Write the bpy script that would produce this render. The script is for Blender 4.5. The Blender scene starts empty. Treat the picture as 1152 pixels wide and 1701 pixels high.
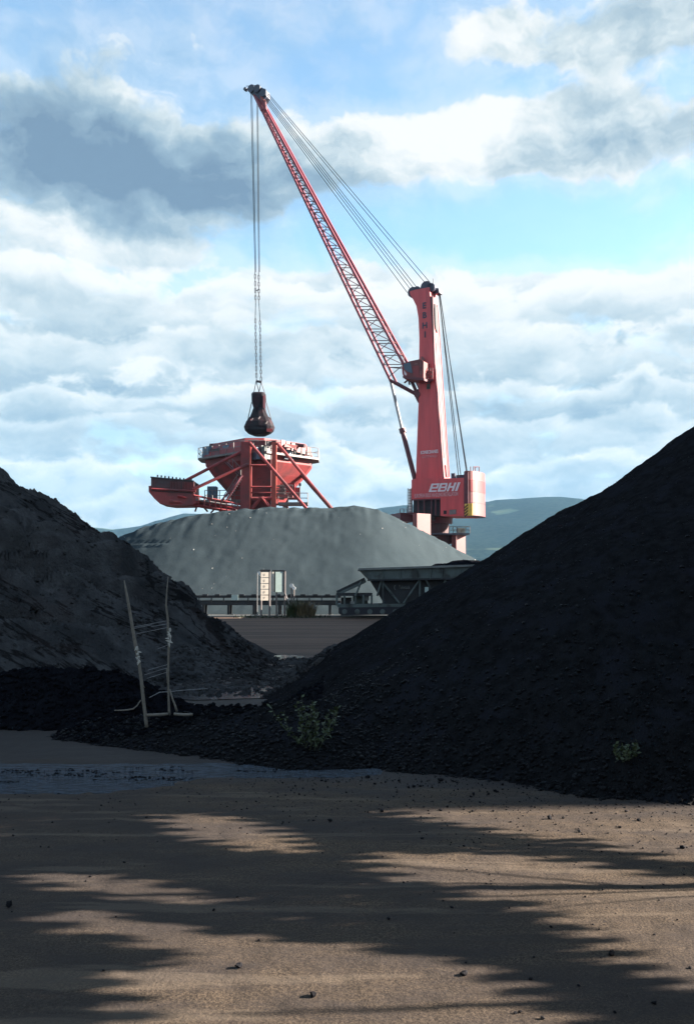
import bpy, math, random
import numpy as np
from mathutils import Vector, Matrix

random.seed(7); rng = np.random.default_rng(7)
SC = bpy.context.scene
COL = SC.collection
rad = math.radians

# ------------------------------------------------------------------ camera
FPX, PW, PH, HORIZ = 1500.0, 1152.0, 1701.0, 970.0
CAM = Vector((0, 0, 1.6))
PITCH = math.atan((HORIZ - PH / 2) / FPX)
cd = bpy.data.cameras.new('camera'); cam = bpy.data.objects.new('camera', cd); COL.objects.link(cam)
cd.sensor_fit = 'VERTICAL'; cd.sensor_height = 36; cd.sensor_width = 36; cd.lens = FPX / PH * 36
cd.clip_start = 0.1; cd.clip_end = 30000
cam.location = CAM; cam.rotation_euler = (math.pi / 2 + PITCH, 0, 0)
SC.camera = cam
# ------------------------------------------------------------------ colour management
SC.view_settings.view_transform = 'Standard'; SC.view_settings.look = 'None'
SC.view_settings.exposure = 2.7; SC.view_settings.gamma = 1.0
SC.view_settings.use_curve_mapping = False
SC.cycles.volume_bounces = 1
SC.cycles.max_bounces = 6
# ------------------------------------------------------------------ sun
SUN_EL, SUN_AZ = rad(23), rad(4)          # azimuth measured from +X towards +Y
SUN = Vector((math.cos(SUN_EL) * math.cos(SUN_AZ), math.cos(SUN_EL) * math.sin(SUN_AZ), math.sin(SUN_EL)))
ld = bpy.data.lights.new('sun', 'SUN'); ld.energy = 5.0; ld.angle = rad(0.4); ld.color = (1.0, 0.89, 0.77)
lo = bpy.data.objects.new('sun', ld); COL.objects.link(lo)
lo.rotation_euler = (-SUN).to_track_quat('-Z', 'Y').to_euler(); lo.location = (30, 5, 30)

def ray(px, py):
    u = (PH / 2 - py) / FPX
    return Vector(((px - PW / 2) / FPX, math.cos(PITCH) - u * math.sin(PITCH), math.sin(PITCH) + u * math.cos(PITCH)))
def W(px, py, Y):
    d = ray(px, py); return CAM + d * (Y / d.y)
def G(px, py, z=0.0):
    d = ray(px, py); return CAM + d * ((z - CAM.z) / d.z)

# ------------------------------------------------------------------ world: sky + clouds by direction
class NT:
    def __init__(s, tree): s.t = tree
    def n(s, typ, **kw):
        nd = s.t.nodes.new(typ)
        for k, v in kw.items(): setattr(nd, k, v)
        return nd
    def put(s, sock, v):
        if hasattr(v, 'is_linked') or hasattr(v, 'links'): s.t.links.new(v, sock)
        else: sock.default_value = v
    def m(s, op, a, b=None, c=None, clamp=False):
        nd = s.n('ShaderNodeMath', operation=op); nd.use_clamp = clamp
        s.put(nd.inputs[0], a)
        if b is not None: s.put(nd.inputs[1], b)
        if c is not None: s.put(nd.inputs[2], c)
        return nd.outputs[0]
    def vm(s, op, a, b=None, out=0):
        nd = s.n('ShaderNodeVectorMath', operation=op)
        s.put(nd.inputs[0], a)
        if b is not None: s.put(nd.inputs[1], b)
        return nd.outputs[out]
    def noise(s, vec, scale, detail=5, rough=.55, dist=0.0):
        nd = s.n('ShaderNodeTexNoise'); s.put(nd.inputs['Vector'], vec)
        nd.inputs['Scale'].default_value = scale; nd.inputs['Detail'].default_value = detail
        nd.inputs['Roughness'].default_value = rough; nd.inputs['Distortion'].default_value = dist
        return nd
    def rng(s, v, a, b, c=0.0, d=1.0, smooth=True):
        nd = s.n('ShaderNodeMapRange'); nd.interpolation_type = 'SMOOTHSTEP' if smooth else 'LINEAR'
        s.put(nd.inputs[0], v)
        for i, q in enumerate((a, b, c, d)): nd.inputs[i + 1].default_value = q
        return nd.outputs[0]
    def mix(s, f, a, b, blend='MIX'):
        nd = s.n('ShaderNodeMix', data_type='RGBA', blend_type=blend)
        s.put(nd.inputs[0], f); s.put(nd.inputs[6], a); s.put(nd.inputs[7], b)
        return nd.outputs[2]

def rgb(r, g, b):            # sRGB 0..255 -> linear, 4-tuple
    f = lambda c: (c / 255 / 12.92) if c / 255 <= .04045 else ((c / 255 + .055) / 1.055) ** 2.4
    return (f(r), f(g), f(b), 1)

def azel(px, py):
    d = ray(px, py).normalized(); return math.degrees(math.atan2(d.x, d.y)), math.degrees(math.asin(d.z))

def blob_group(name, blobs):
    g = bpy.data.node_groups.new(name, 'ShaderNodeTree')
    g.interface.new_socket('Vector', in_out='INPUT', socket_type='NodeSocketVector')
    g.interface.new_socket('Value', in_out='OUTPUT', socket_type='NodeSocketFloat')
    t = NT(g); gi = t.n('NodeGroupInput'); go = t.n('NodeGroupOutput')
    acc = None
    for (px, py, rx, ry, w, rot) in blobs:
        a, e = azel(px, py); dx = rx / 26.0; dy = ry / 26.0
        v = t.vm('SUBTRACT', gi.outputs[0], (a, e, 0))
        if rot:
            r = t.n('ShaderNodeVectorRotate', rotation_type='Z_AXIS'); t.put(r.inputs['Vector'], v); r.inputs['Angle'].default_value = rad(rot); v = r.outputs[0]
        v = t.vm('MULTIPLY', v, (1 / dx, 1 / dy, 0))
        q = t.vm('DOT_PRODUCT', v, v, out=1)
        q = t.m('MULTIPLY', t.m('EXPONENT', t.m('MULTIPLY', q, -1.0)), w)
        acc = q if acc is None else t.m('ADD', acc, q)
    t.put(go.inputs[0], acc)
    return g

SKY_STRENGTH = 0.1
def build_world():
    w = bpy.data.worlds.new('World'); SC.world = w; w.use_nodes = True
    w.node_tree.nodes.clear(); t = NT(w.node_tree)
    out = t.n('ShaderNodeOutputWorld'); bg = t.n('ShaderNodeBackground'); bg.inputs[1].default_value = SKY_STRENGTH
    t.t.links.new(bg.outputs[0], out.inputs[0])
    sky = t.n('ShaderNodeTexSky', sky_type='NISHITA'); sky.sun_disc = False
    sky.sun_elevation = SUN_EL; sky.sun_rotation = rad(90) - SUN_AZ
    sky.air_density = 1.0; sky.dust_density = 0.4; sky.ozone_density = 1.6
    tc = t.n('ShaderNodeTexCoord'); d = t.vm('NORMALIZE', tc.outputs['Generated'])
    sp = t.n('ShaderNodeSeparateXYZ'); t.put(sp.inputs[0], d)
    az = t.m('MULTIPLY', t.m('ARCTAN2', sp.outputs[0], sp.outputs[1]), 57.2958)
    el = t.m('MULTIPLY', t.m('ARCSINE', sp.outputs[2]), 57.2958)
    cb = t.n('ShaderNodeCombineXYZ'); t.put(cb.inputs[0], az); t.put(cb.inputs[1], el); q0 = cb.outputs[0]
    # blobs seen around the crane
    dens = blob_group('cloud_masses', [
        (120, 250, 260, 95, 1.25, 0), (330, 300, 200, 75, 1.0, 0), (520, 240, 170, 60, .85, -8), (560, 300, 170, 40, .35, 0),
        (740, 225, 160, 68, 1.55, -6), (640, 300, 160, 50, .45, 0), (1070, 225, 230, 62, 1.25, 5), (930, 240, 130, 55, 1.0, 0),
        (1060, 62, 220, 66, 1.9, -3), (800, 55, 110, 32, 1.0, -12), (880, 135, 260, 24, -1.0, 0), (160, 130, 170, 60, .7, -25), (400, 105, 170, 45, .5, 0),
        (1070, 335, 60, 14, .45, 0), (560, 20, 160, 25, .25, 0),
        (80, 390, 190, 60, 1.1, -8), (270, 400, 110, 30, .6, 0), (640, 470, 230, 45, 1.0, 0), (1120, 500, 150, 45, 1.0, 0),
        (900, 500, 120, 40, .55, 0), (430, 500, 120, 35, .5, 0),
        (500, 130, 200, 40, -.35, 0), (330, 455, 70, 22, -.5, 0), (900, 365, 260, 60, -1.3, 5), (560, 380, 160, 42, -.6, 0), (300, 30, 300, 45, -.3, 0), (600, 130, 130, 60, -.5, 0)])
    dark = blob_group('cloud_undersides', [
        (210, 290, 260, 70, 1.0, 0), (60, 200, 170, 80, .7, 0), (430, 320, 170, 45, .42, 0), (620, 320, 150, 30, .3, 0),
        (1100, 60, 180, 55, .15, 0), (1010, 240, 230, 40, .16, 0), (60, 480, 220, 28, .45, 0), (300, 560, 260, 30, .3, 0),
        (760, 600, 260, 60, .28, 0), (150, 690, 220, 40, .3, 0), (540, 570, 120, 60, .25, 0), (960, 690, 260, 50, .2, 0), (60, 620, 200, 25, .25, 0)])
    lit = blob_group('cloud_sunlit_heads', [
        (735, 218, 150, 58, 1.15, -6), (530, 205, 90, 22, .5, -8), (800, 60, 90, 30, .5, -10), (1120, 75, 60, 25, .3, 0), (40, 380, 110, 35, .45, 0), (150, 420, 120, 35, .4, 0), (240, 530, 160, 35, .35, 0),
        (640, 450, 220, 28, .35, 0), (860, 470, 120, 30, .4, 0), (1110, 480, 90, 28, .6, 0), (620, 770, 80, 35, .5, 0), (540, 640, 150, 45, .25, 0),
        (870, 560, 260, 40, .25, 0), (150, 800, 110, 25, .4, 0), (230, 175, 60, 25, .3, 0), (60, 600, 160, 16, .35, 0)])
    def grp(g, v):
        nd = t.n('ShaderNodeGroup'); nd.node_tree = g; t.put(nd.inputs[0], v); return nd.outputs[0]
    wn = t.noise(q0, .16, 5, .6)
    warp = t.vm('MULTIPLY', t.vm('SUBTRACT', wn.outputs['Color'], (.5, .5, .5)), (5.0, 3.5, 0))
    q = t.vm('ADD', q0, warp)
    qs = t.vm('MULTIPLY', q, (1.0, 1.7, 1))
    def billow(v, sc):
        nd = t.n('ShaderNodeTexVoronoi', voronoi_dimensions='2D', feature='SMOOTH_F1'); t.put(nd.inputs['Vector'], v); nd.inputs['Scale'].default_value = sc
        nd.inputs['Smoothness'].default_value = .55; nd.inputs['Detail'].default_value = 3; nd.inputs['Roughness'].default_value = .5; nd.inputs['Lacunarity'].default_value = 2.3
        return t.m('SUBTRACT', .8, nd.outputs['Distance'])
    def height(v):
        n_ = t.noise(v, .30, 8, .55).outputs[0]
        w2 = t.vm('ADD', v, t.vm('MULTIPLY', t.vm('SUBTRACT', t.noise(v, .9, 4, .6).outputs['Color'], (.5, .5, .5)), (1.2, 1.2, 0)))
        return t.m('ADD', t.m('MULTIPLY', n_, .75), t.m('MULTIPLY', billow(w2, .20), .45))
    fb = height(qs); fb2 = height(t.vm('ADD', qs, (.9, 1.3, 0)))
    fine = t.noise(t.vm('MULTIPLY', q, (1, 1.5, 1)), 1.5, 6, .6).outputs[0]
    fine2 = t.noise(t.vm('ADD', t.vm('MULTIPLY', q, (1, 1.5, 1)), (.22, .28, 0)), 1.5, 6, .6).outputs[0]
    layer = t.noise(t.vm('MULTIPLY', q, (.30, 1.5, 1)), .55, 5, .55).outputs[0]
    low = t.rng(el, 15.5, 21.5, 1.0, 0.0)
    # outside the framed part of the sky the same weather continues
    away = t.rng(t.m('ABSOLUTE', az), 24, 34, 0, 1)
    up = t.rng(el, 34, 44, 0, 1)
    out_w = t.m('MAXIMUM', away, up)
    broad = t.noise(t.vm('ADD', q, (37, 11, 5)), .045, 3, .5).outputs[0]
    outer = t.m('MULTIPLY', out_w, t.m('MULTIPLY', t.m('SUBTRACT', broad, .46), 5.0))
    D = t.m('ADD', t.m('MULTIPLY', low, 1.55), grp(dens, q))
    D = t.m('ADD', D, outer)
    D = t.m('ADD', D, t.m('MULTIPLY', t.m('SUBTRACT', fb, .5), 1.5))
    D = t.m('ADD', D, t.m('MULTIPLY', t.m('SUBTRACT', fine, .5), .38))
    alpha = t.rng(D, .12, .95)
    veil = t.rng(D, -.9, .5, .05, .38)
    gaps = t.noise(t.vm('ADD', t.vm('MULTIPLY', q, (.8, 2.2, 1)), (61, 7, 3)), .16, 6, .55).outputs[0]
    alpha = t.m('MULTIPLY', alpha, t.m('SUBTRACT', 1.0, t.m('MULTIPLY', t.rng(gaps, .55, .68), t.m('MULTIPLY', low, .28))))
    alpha = t.m('MAXIMUM', alpha, veil)
    rel = t.m('ADD', t.m('MULTIPLY', t.m('SUBTRACT', fb, fb2), .85), t.m('MULTIPLY', t.m('SUBTRACT', fine, fine2), .12))
    br = t.m('ADD', t.rng(el, 3, 14, .52, .60), rel)
    br = t.m('SUBTRACT', br, t.m('MULTIPLY', grp(dark, q), .58))
    br = t.m('ADD', br, t.m('MULTIPLY', grp(lit, q), .62))
    rows = None
    for i, (e0, A, s_az, thick, hi, lo_, op) in enumerate(((19.4, 5.0, .075, 4.2, 1.0, .55, 1.0), (16.2, 6.0, .10, 3.4, .90, .48, .85), (13.2, 5.5, .12, 3.0, .95, .46, .9), (10.6, 5.0, .11, 2.6, .82, .46, .85),
                                                          (8.4, 4.5, .14, 2.0, .90, .46, .85), (6.2, 4.0, .15, 1.6, .78, .48, .8), (4.2, 2.6, .18, 1.3, .78, .52, .7), (2.6, 1.6, .2, 1.0, .72, .56, .6))):
        v = t.vm('ADD', t.vm('MULTIPLY', q, (1, 1.9, 0)), (i * 31.7, i * 17.3, i * 9.1))
        nn = t.noise(v, s_az, 7, .5).outputs[0]
        h = t.m('ADD', t.m('SUBTRACT', e0, el), t.m('MULTIPLY', t.m('SUBTRACT', nn, .5), A * 1.6))
        h = t.m('ADD', h, t.m('MULTIPLY', t.m('SUBTRACT', fb, .55), A * .45))
        mk = t.m('MULTIPLY', t.rng(h, -.05, .75), op)
        sh = t.m('ADD', t.m('MULTIPLY', t.rng(h, .2, thick), lo_ - hi), hi)
        if rows is None: rows = t.m('ADD', .66, t.m('MULTIPLY', mk, t.m('SUBTRACT', sh, .66)))
        else: rows = t.m('ADD', t.m('MULTIPLY', rows, t.m('SUBTRACT', 1.0, mk)), t.m('MULTIPLY', sh, mk))
    rows = t.m('ADD', rows, t.m('MULTIPLY', rel, .55))
    rows = t.m('ADD', rows, t.m('MULTIPLY', t.m('SUBTRACT', layer, .5), .35))
    rows = t.m('ADD', rows, t.m('MULTIPLY', grp(lit, q), .25)); rows = t.m('SUBTRACT', rows, t.m('MULTIPLY', grp(dark, q), .30))
    lowb = t.rng(el, 18.5, 22.0, 1.0, 0.0)
    br = t.m('ADD', t.m('MULTIPLY', br, t.m('SUBTRACT', 1.0, lowb)), t.m('MULTIPLY', rows, lowb))
    br = t.m('SUBTRACT', br, t.m('SUBTRACT', t.m('MULTIPLY', t.rng(D, 1.2, 2.6), .10), t.m('MULTIPLY', t.rng(D, 1.25, .35, 0, 1), .22)))
    ramp = t.n('ShaderNodeValToRGB'); t.put(ramp.inputs[0], br)
    k = 1 / (2 ** 2.7 * SKY_STRENGTH)
    def kc(r, g, b):
        c = rgb(r, g, b); return (c[0] * k, c[1] * k, c[2] * k, 1)
    cr = ramp.color_ramp; cr.elements[0].position = 0.0; cr.elements[0].color = rgb(120, 148, 174)
    cr.elements[1].position = 1.0; cr.elements[1].color = rgb(250, 252, 252)
    for p, c in ((.28, (153, 180, 199)), (.5, (186, 206, 217)), (.68, (212, 226, 232)), (.85, (238, 244, 245))):
        e_ = cr.elements.new(p); e_.color = rgb(*c)
    cloud = t.vm('MULTIPLY', ramp.outputs[0], (k, k, k))
    # clear sky: physical sky, white-balanced as the phone did
    clear = t.vm('MULTIPLY', sky.outputs[0], (1.0, 1.0, 1.0))
    t.clear_mult = clear.node
    col = t.mix(alpha, clear, cloud)
    # below the horizon: dim ground bounce
    t.put(bg.inputs[0], col)
    w['clear'] = 1
    clear.node.inputs[1].default_value = CLEAR_TINT
    w.cycles.sampling_method = 'MANUAL'; w.cycles.sample_map_resolution = 1024
CLEAR_TINT = (0.50, 0.555, 0.52)
build_world()

# ------------------------------------------------------------------ materials
def mat(name, col, rough=.6, var=.25, scale=3.0, bump=0.0, bscale=40, metal=0.0, spec=.5, col2=None, c2scale=1.0, c2lo=.5, c2hi=.62, detail=6, stretch=None, bdist=.02):
    m = bpy.data.materials.new(name); m.use_nodes = True; t = NT(m.node_tree); t.t.nodes.clear()
    o = t.n('ShaderNodeOutputMaterial'); p = t.n('ShaderNodeBsdfPrincipled'); t.t.links.new(p.outputs[0], o.inputs[0])
    g = t.n('ShaderNodeNewGeometry'); pos = g.outputs['Position']
    if stretch: pos = t.vm('MULTIPLY', pos, stretch)
    c = (*col, 1) if len(col) == 3 else col
    n1 = t.noise(pos, scale, detail, .6).outputs[0]
    f = t.rng(n1, .3, .7, 1 - var, 1 + var, smooth=False)
    base = t.vm('SCALE', c[:3]); base.node.inputs['Scale'].default_value = 1; t.put(base.node.inputs['Scale'], f)
    if col2:
        n2 = t.noise(t.vm('ADD', pos, (7, 3, 5)), c2scale, 7, .62).outputs[0]
        base = t.mix(t.rng(n2, c2lo, c2hi), base, (*col2, 1))
    t.put(p.inputs['Base Color'], base)
    p.inputs['Roughness'].default_value = rough; p.inputs['Metallic'].default_value = metal
    p.inputs['Specular IOR Level'].default_value = spec
    if bump:
        b = t.n('ShaderNodeBump'); b.inputs['Strength'].default_value = bump; b.inputs['Distance'].default_value = bdist
        t.put(b.inputs['Height'], t.noise(pos, bscale, 6, .65).outputs[0]); t.t.links.new(b.outputs[0], p.inputs['Normal'])
    return m

M = {}
RED = (.52, .070, .078)
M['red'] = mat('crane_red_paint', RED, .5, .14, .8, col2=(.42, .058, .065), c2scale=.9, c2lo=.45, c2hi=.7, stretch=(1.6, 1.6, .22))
M['pale_red'] = mat('faded_pink_paint', (.17, .052, .052), .5, .12, .9)  # pale band paint, also sunlight put into leg and brace colours
M['mid_red'] = mat('fresh_red_paint', (.19, .018, .022), .5, .1, .9)
M['dark_red'] = mat('dark_red_paint', (.09, .02, .03), .55, .2, 1.2)
M['boom_red'] = mat('boom_red_paint', (.20, .035, .05), .5, .15, 1)
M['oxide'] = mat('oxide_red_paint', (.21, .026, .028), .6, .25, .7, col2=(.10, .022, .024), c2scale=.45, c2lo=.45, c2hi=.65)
M['orange'] = mat('orange_red_paint', (.28, .05, .035), .5, .15, .7)  # orange red with sunlight put into the hopper leg's colour
M['sooty'] = mat('dusty_dark_red_steel', (.06, .022, .025), .7, .3, .9, col2=(.05, .03, .035), c2scale=.7)  # darker, duller red for rear legs, beams, hood and pedestal
M['navy'] = mat('dark_sheave_steel', (.03, .035, .06), .5, .2, 1.5)
M['rope'] = mat('steel_rope', (.020, .026, .032), .8, .1, 3, spec=.1)
M['chain'] = mat('chain_steel', (.035, .035, .045), .6, .2, 3)
M['lace'] = mat('boom_lacing_paint', (.085, .028, .045), .6, .2, 2)  # dark tone gives the braces their silhouette against the sky
M['print'] = mat('pale_pink_lettering', (.55, .27, .29), .5, .1, 2)
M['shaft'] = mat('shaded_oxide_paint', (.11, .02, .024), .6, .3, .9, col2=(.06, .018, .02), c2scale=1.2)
M['grab'] = mat('grab_steel', (.013, .009, .013), .75, .35, 1.2, spec=.2, col2=(.030, .012, .017), c2scale=.8)
M['grey_steel'] = mat('grey_steel', (.22, .24, .26), .5, .2, 2)
M['rail'] = mat('galvanised_rail', (.11, .095, .095), .5, .2, 2)
M['black'] = mat('recess_black', (.012, .013, .02), .7, .2, 2)
M['glass'] = mat('cab_glass', (.03, .07, .12), .08, .1, 1)
M['white'] = mat('white_paint', (.72, .72, .7), .5, .08, 2)
M['lilac'] = mat('logo_paint', (.62, .58, .62), .5, .05, 2)
M['yellow'] = mat('hazard_yellow', (.55, .38, .06), .5, .15, 3)
M['machine'] = mat('machine_grey_paint', (.070, .092, .090), .6, .25, 2, col2=(.028, .033, .033), c2scale=1.2)
M['machine_dark'] = mat('machine_dark_paint', (.016, .018, .022), .65, .3, 2)
M['rim'] = mat('dusty_rim', (.16, .17, .165), .8, .2, 2)
M['sign_cream'] = mat('cream_sign_face', (.55, .49, .42), .5, .08, 5)
M['sign_white'] = mat('greenish_white_sign_face', (.33, .42, .40), .5, .06, 5)
M['ink'] = mat('sign_ink', (.06, .05, .05), .6, .1, 5)
M['wood'] = mat('bleached_wood', (.13, .115, .095), .8, .25, 30, bump=.5, bscale=60)
M['wire'] = mat('dull_wire', (.16, .16, .165), .6, .2, 10)
M['rag'] = mat('pale_rag', (.36, .35, .32), .9, .15, 20)
M['coal'] = mat('black_coal', (.011, .0115, .013), .62, .45, 9, bump=.9, bscale=55, spec=.0, col2=(.014, .015, .019), c2scale=2.6, bdist=.03)
M['lump'] = mat('coal_lump', (.006, .006, .008), .6, .4, 30, bump=.5, bscale=120, spec=.08)
M['pebble'] = mat('coal_gravel', (.006, .0065, .008), .45, .5, 14, bump=.5, bscale=150, spec=.06, col2=(.010, .010, .011), c2scale=11, c2lo=.62, c2hi=.70)
M['coal_left'] = mat('weathered_coal', (.052, .052, .054), .8, .4, 2.2, bump=1.0, bscale=14, spec=.0, col2=(.030, .031, .033), c2scale=.9, c2lo=.46, c2hi=.66, bdist=.09)
M['coal_dark'] = mat('damp_black_coal', (.007, .0075, .010), .7, .4, 6, bump=1.0, bscale=30, spec=.0, bdist=.04)
M['grey_heap'] = mat('grey_green_bulk', (.031, .042, .048), .9, .10, .6, bump=.25, bscale=9, spec=.0, col2=(.038, .050, .056), c2scale=.12, c2lo=.4, c2hi=.7, bdist=.05)
M['gravel_bright'] = mat('bright_speck', (.35, .34, .32), .8, .3, 8)
M['leaf'] = mat('weed_leaf', (.034, .050, .018), .6, .4, 30)
M['stem'] = mat('weed_stem', (.03, .036, .018), .7, .3, 30)
M['dry'] = mat('dry_grass', (.13, .10, .055), .8, .4, 8)
M['eucalypt'] = mat('eucalyptus_leaf', (.06, .085, .05), .5, .3, 6)
M['bark'] = mat('eucalyptus_bark', (.28, .24, .2), .8, .3, 4, bump=.4)
M['clad'] = mat('shed_cladding', (.32, .34, .35), .5, .15, .5)
M['roof'] = mat('shed_roof', (.22, .22, .23), .5, .15, .5)
M['blue_box'] = mat('blue_grey_motor', (.07, .12, .17), .5, .2, 1.5)
M['crown'] = mat('hill_trees', (.035, .06, .03), .9, .3, .05)
M['puddle_mud'] = mat('mud', (.05, .045, .04), .5, .3, 3)

def left_mat():
    m = M['coal_left']; t = NT(m.node_tree); p = [n for n in t.t.nodes if n.type == 'BSDF_PRINCIPLED'][0]
    old = p.inputs['Base Color'].links[0].from_socket
    g = t.n('ShaderNodeNewGeometry'); sp = t.n('ShaderNodeSeparateXYZ'); t.put(sp.inputs[0], g.outputs['Position'])
    cb = t.n('ShaderNodeCombineXYZ'); t.put(cb.inputs[0], t.m('MULTIPLY', t.m('ADD', sp.outputs[2], t.m('MULTIPLY', sp.outputs[0], .64)), 2.0))
    t.put(cb.inputs[1], t.m('MULTIPLY', sp.outputs[0], .30)); t.put(cb.inputs[2], t.m('MULTIPLY', sp.outputs[1], .30))
    n = t.noise(cb.outputs[0], 1.0, 8, .62, .25).outputs[0]
    line = t.rng(t.m('ABSOLUTE', t.m('SUBTRACT', n, .57)), .004, .026, 1, 0)
    patch = t.rng(n, .62, .65)
    c = t.mix(t.m('MULTIPLY', t.m('MAXIMUM', line, patch), .85), old, (.010, .0095, .010, 1))
    warm = t.noise(t.vm('ADD', g.outputs['Position'], (4, 4, 4)), .8, 5, .6).outputs[0]
    c = t.mix(t.m('MULTIPLY', t.rng(warm, .5, .62), .2), c, (.046, .034, .032, 1))
    t.put(p.inputs['Base Color'], c)
left_mat()

# hills: woods and fields
def hill_mat():
    m = bpy.data.materials.new('hill_woods_and_fields'); m.use_nodes = True; t = NT(m.node_tree)
    p = t.t.nodes['Principled BSDF']; p.inputs['Roughness'].default_value = 1.0; p.inputs['Specular IOR Level'].default_value = 0.0
    g = t.n('ShaderNodeNewGeometry'); pos = g.outputs['Position']
    n1 = t.noise(pos, .012, 6, .6).outputs[0]; n2 = t.noise(t.vm('ADD', pos, (300, 90, 40)), .0042, 4, .5).outputs[0]
    n3 = t.noise(pos, .06, 5, .65).outputs[0]
    woods = t.mix(t.rng(n3, .35, .65), (.006, .012, .012, 1), (.014, .022, .018, 1))
    fields = t.mix(t.rng(n1, .4, .6), (.03, .048, .034, 1), (.045, .06, .04, 1))
    sp = t.n('ShaderNodeSeparateXYZ'); t.put(sp.inputs[0], pos)
    lowz = t.rng(sp.outputs[2], 60, 190, .16, 0)
    f = t.rng(t.m('ADD', n2, lowz), .62, .66)
    t.put(p.inputs['Base Color'], t.mix(f, woods, fields))
    return m
M['hill'] = hill_mat()

# sand yard
def ground_mat():
    m = bpy.data.materials.new('coal_dusted_sand'); m.use_nodes = True; t = NT(m.node_tree)
    p = t.t.nodes['Principled BSDF']; p.inputs['Roughness'].default_value = .85; p.inputs['Specular IOR Level'].default_value = .1
    g = t.n('ShaderNodeNewGeometry'); pos = g.outputs['Position']
    fine = t.noise(pos, 95, 4, .7).outputs[0]; mid = t.noise(t.vm('MULTIPLY', pos, (.6, 1.5, 1)), 2.3, 7, .65).outputs[0]
    big = t.noise(t.vm('MULTIPLY', pos, (.5, 1.4, 1)), .55, 5, .6).outputs[0]
    c = t.mix(t.rng(fine, .35, .68), (.024, .018, .014, 1), (.098, .072, .050, 1))
    c = t.mix(t.m('MULTIPLY', t.rng(mid, .42, .70), .65), c, (.034, .028, .026, 1))
    c = t.mix(t.m('MULTIPLY', t.rng(big, .42, .62), .7), c, (.030, .025, .024, 1))
    sp = t.n('ShaderNodeSeparateXYZ'); t.put(sp.inputs[0], pos)
    # coal dust and damp nearer to the heaps
    edge = t.m('ADD', sp.outputs[1], t.m('MULTIPLY', sp.outputs[0], .30))
    edge = t.m('ADD', edge, t.m('MULTIPLY', t.m('SUBTRACT', mid, .5), 1.6))
    damp = t.m('MULTIPLY', t.rng(edge, 6.7, 7.9), t.rng(sp.outputs[1], 16, 24, 1, .2))
    c = t.mix(t.m('MULTIPLY', damp, .85), c, (.020, .018, .019, 1))
    c = t.mix(t.rng(sp.outputs[1], 43.5, 45.0, 0, .85), c, (.022, .024, .026, 1))
    c = t.mix(t.m('MULTIPLY', t.rng(sp.outputs[1], 15, 24, 0, .8), t.rng(sp.outputs[1], 43, 44.5, 1, 0)), c, t.mix(t.rng(t.noise(t.vm('MULTIPLY', pos, (.06, .9, 1)), 1.0, 6, .6).outputs[0], .42, .62), (.115, .072, .053, 1), (.062, .041, .033, 1)))
    dust_shade = t.m('ADD', t.m('MULTIPLY', sp.outputs[0], -.35), t.m('MULTIPLY', t.m('SUBTRACT', mid, .5), 2.2))  # darker to the left: shade put into the sand colour, with coal dust
    c = t.mix(t.m('MULTIPLY', t.rng(dust_shade, -.35, .75), t.rng(sp.outputs[1], 12, 15, .5, 0)), c, (.026, .022, .021, 1))
    grain = t.noise(pos, 210, 2, .6).outputs[0]
    c = t.mix(t.m('MULTIPLY', t.rng(grain, .64, .72), t.m('MULTIPLY', t.rng(mid, .4, .6, .9, .25), t.m('SUBTRACT', 1.0, t.m('MULTIPLY', damp, .85)))), c, (.19, .15, .11, 1))
    track = t.noise(t.vm('MULTIPLY', pos, (.35, 3.2, 1)), 1.6, 6, .6).outputs[0]
    c = t.mix(t.m('MULTIPLY', t.rng(track, .53, .64), .5), c, (.036, .029, .025, 1))
    c = t.mix(t.m('MULTIPLY', t.rng(track, .46, .36), t.m('SUBTRACT', .25, t.m('MULTIPLY', damp, .25))), c, (.15, .118, .088, 1))
    c = t.mix(t.rng(t.noise(t.vm('ADD', pos, (5, 5, 5)), 120, 2, .6).outputs[0], .68, .73), c, (.018, .017, .018, 1))
    t.put(p.inputs['Base Color'], c)
    t.put(p.inputs['Roughness'], t.rng(damp, 0, 1, .9, .7))
    b = t.n('ShaderNodeBump'); b.inputs['Strength'].default_value = .6; b.inputs['Distance'].default_value = .009
    t.put(b.inputs['Height'], t.m('ADD', t.noise(pos, 60, 6, .7).outputs[0], t.m('MULTIPLY', t.noise(pos, 9, 5, .6).outputs[0], 2.0)))
    t.t.links.new(b.outputs[0], p.inputs['Normal'])
    return m
M['ground'] = ground_mat()

def water_mat():
    m = bpy.data.materials.new('puddle_water'); m.use_nodes = True; t = NT(m.node_tree)
    p = t.t.nodes['Principled BSDF']
    g = t.n('ShaderNodeNewGeometry'); pos = t.vm('MULTIPLY', g.outputs['Position'], (1.0, 3.2, 1))
    n = t.noise(pos, 7.0, 8, .72).outputs[0]
    scum = t.rng(n, .49, .56)
    sp = t.n('ShaderNodeSeparateXYZ'); t.put(sp.inputs[0], g.outputs['Position'])
    t.put(p.inputs['Base Color'], t.mix(scum, (.045, .062, .085, 1), (.02, .025, .033, 1)))
    t.put(p.inputs['Roughness'], t.rng(n, .46, .62, .04, .22))
    p.inputs['IOR'].default_value = 1.33
    b = t.n('ShaderNodeBump'); b.inputs['Strength'].default_value = 1.0; b.inputs['Distance'].default_value = .07
    t.put(b.inputs['Height'], t.noise(pos, 9.0, 6, .6).outputs[0]); t.t.links.new(b.outputs[0], p.inputs['Normal'])
    return m
M['water'] = water_mat()
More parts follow.
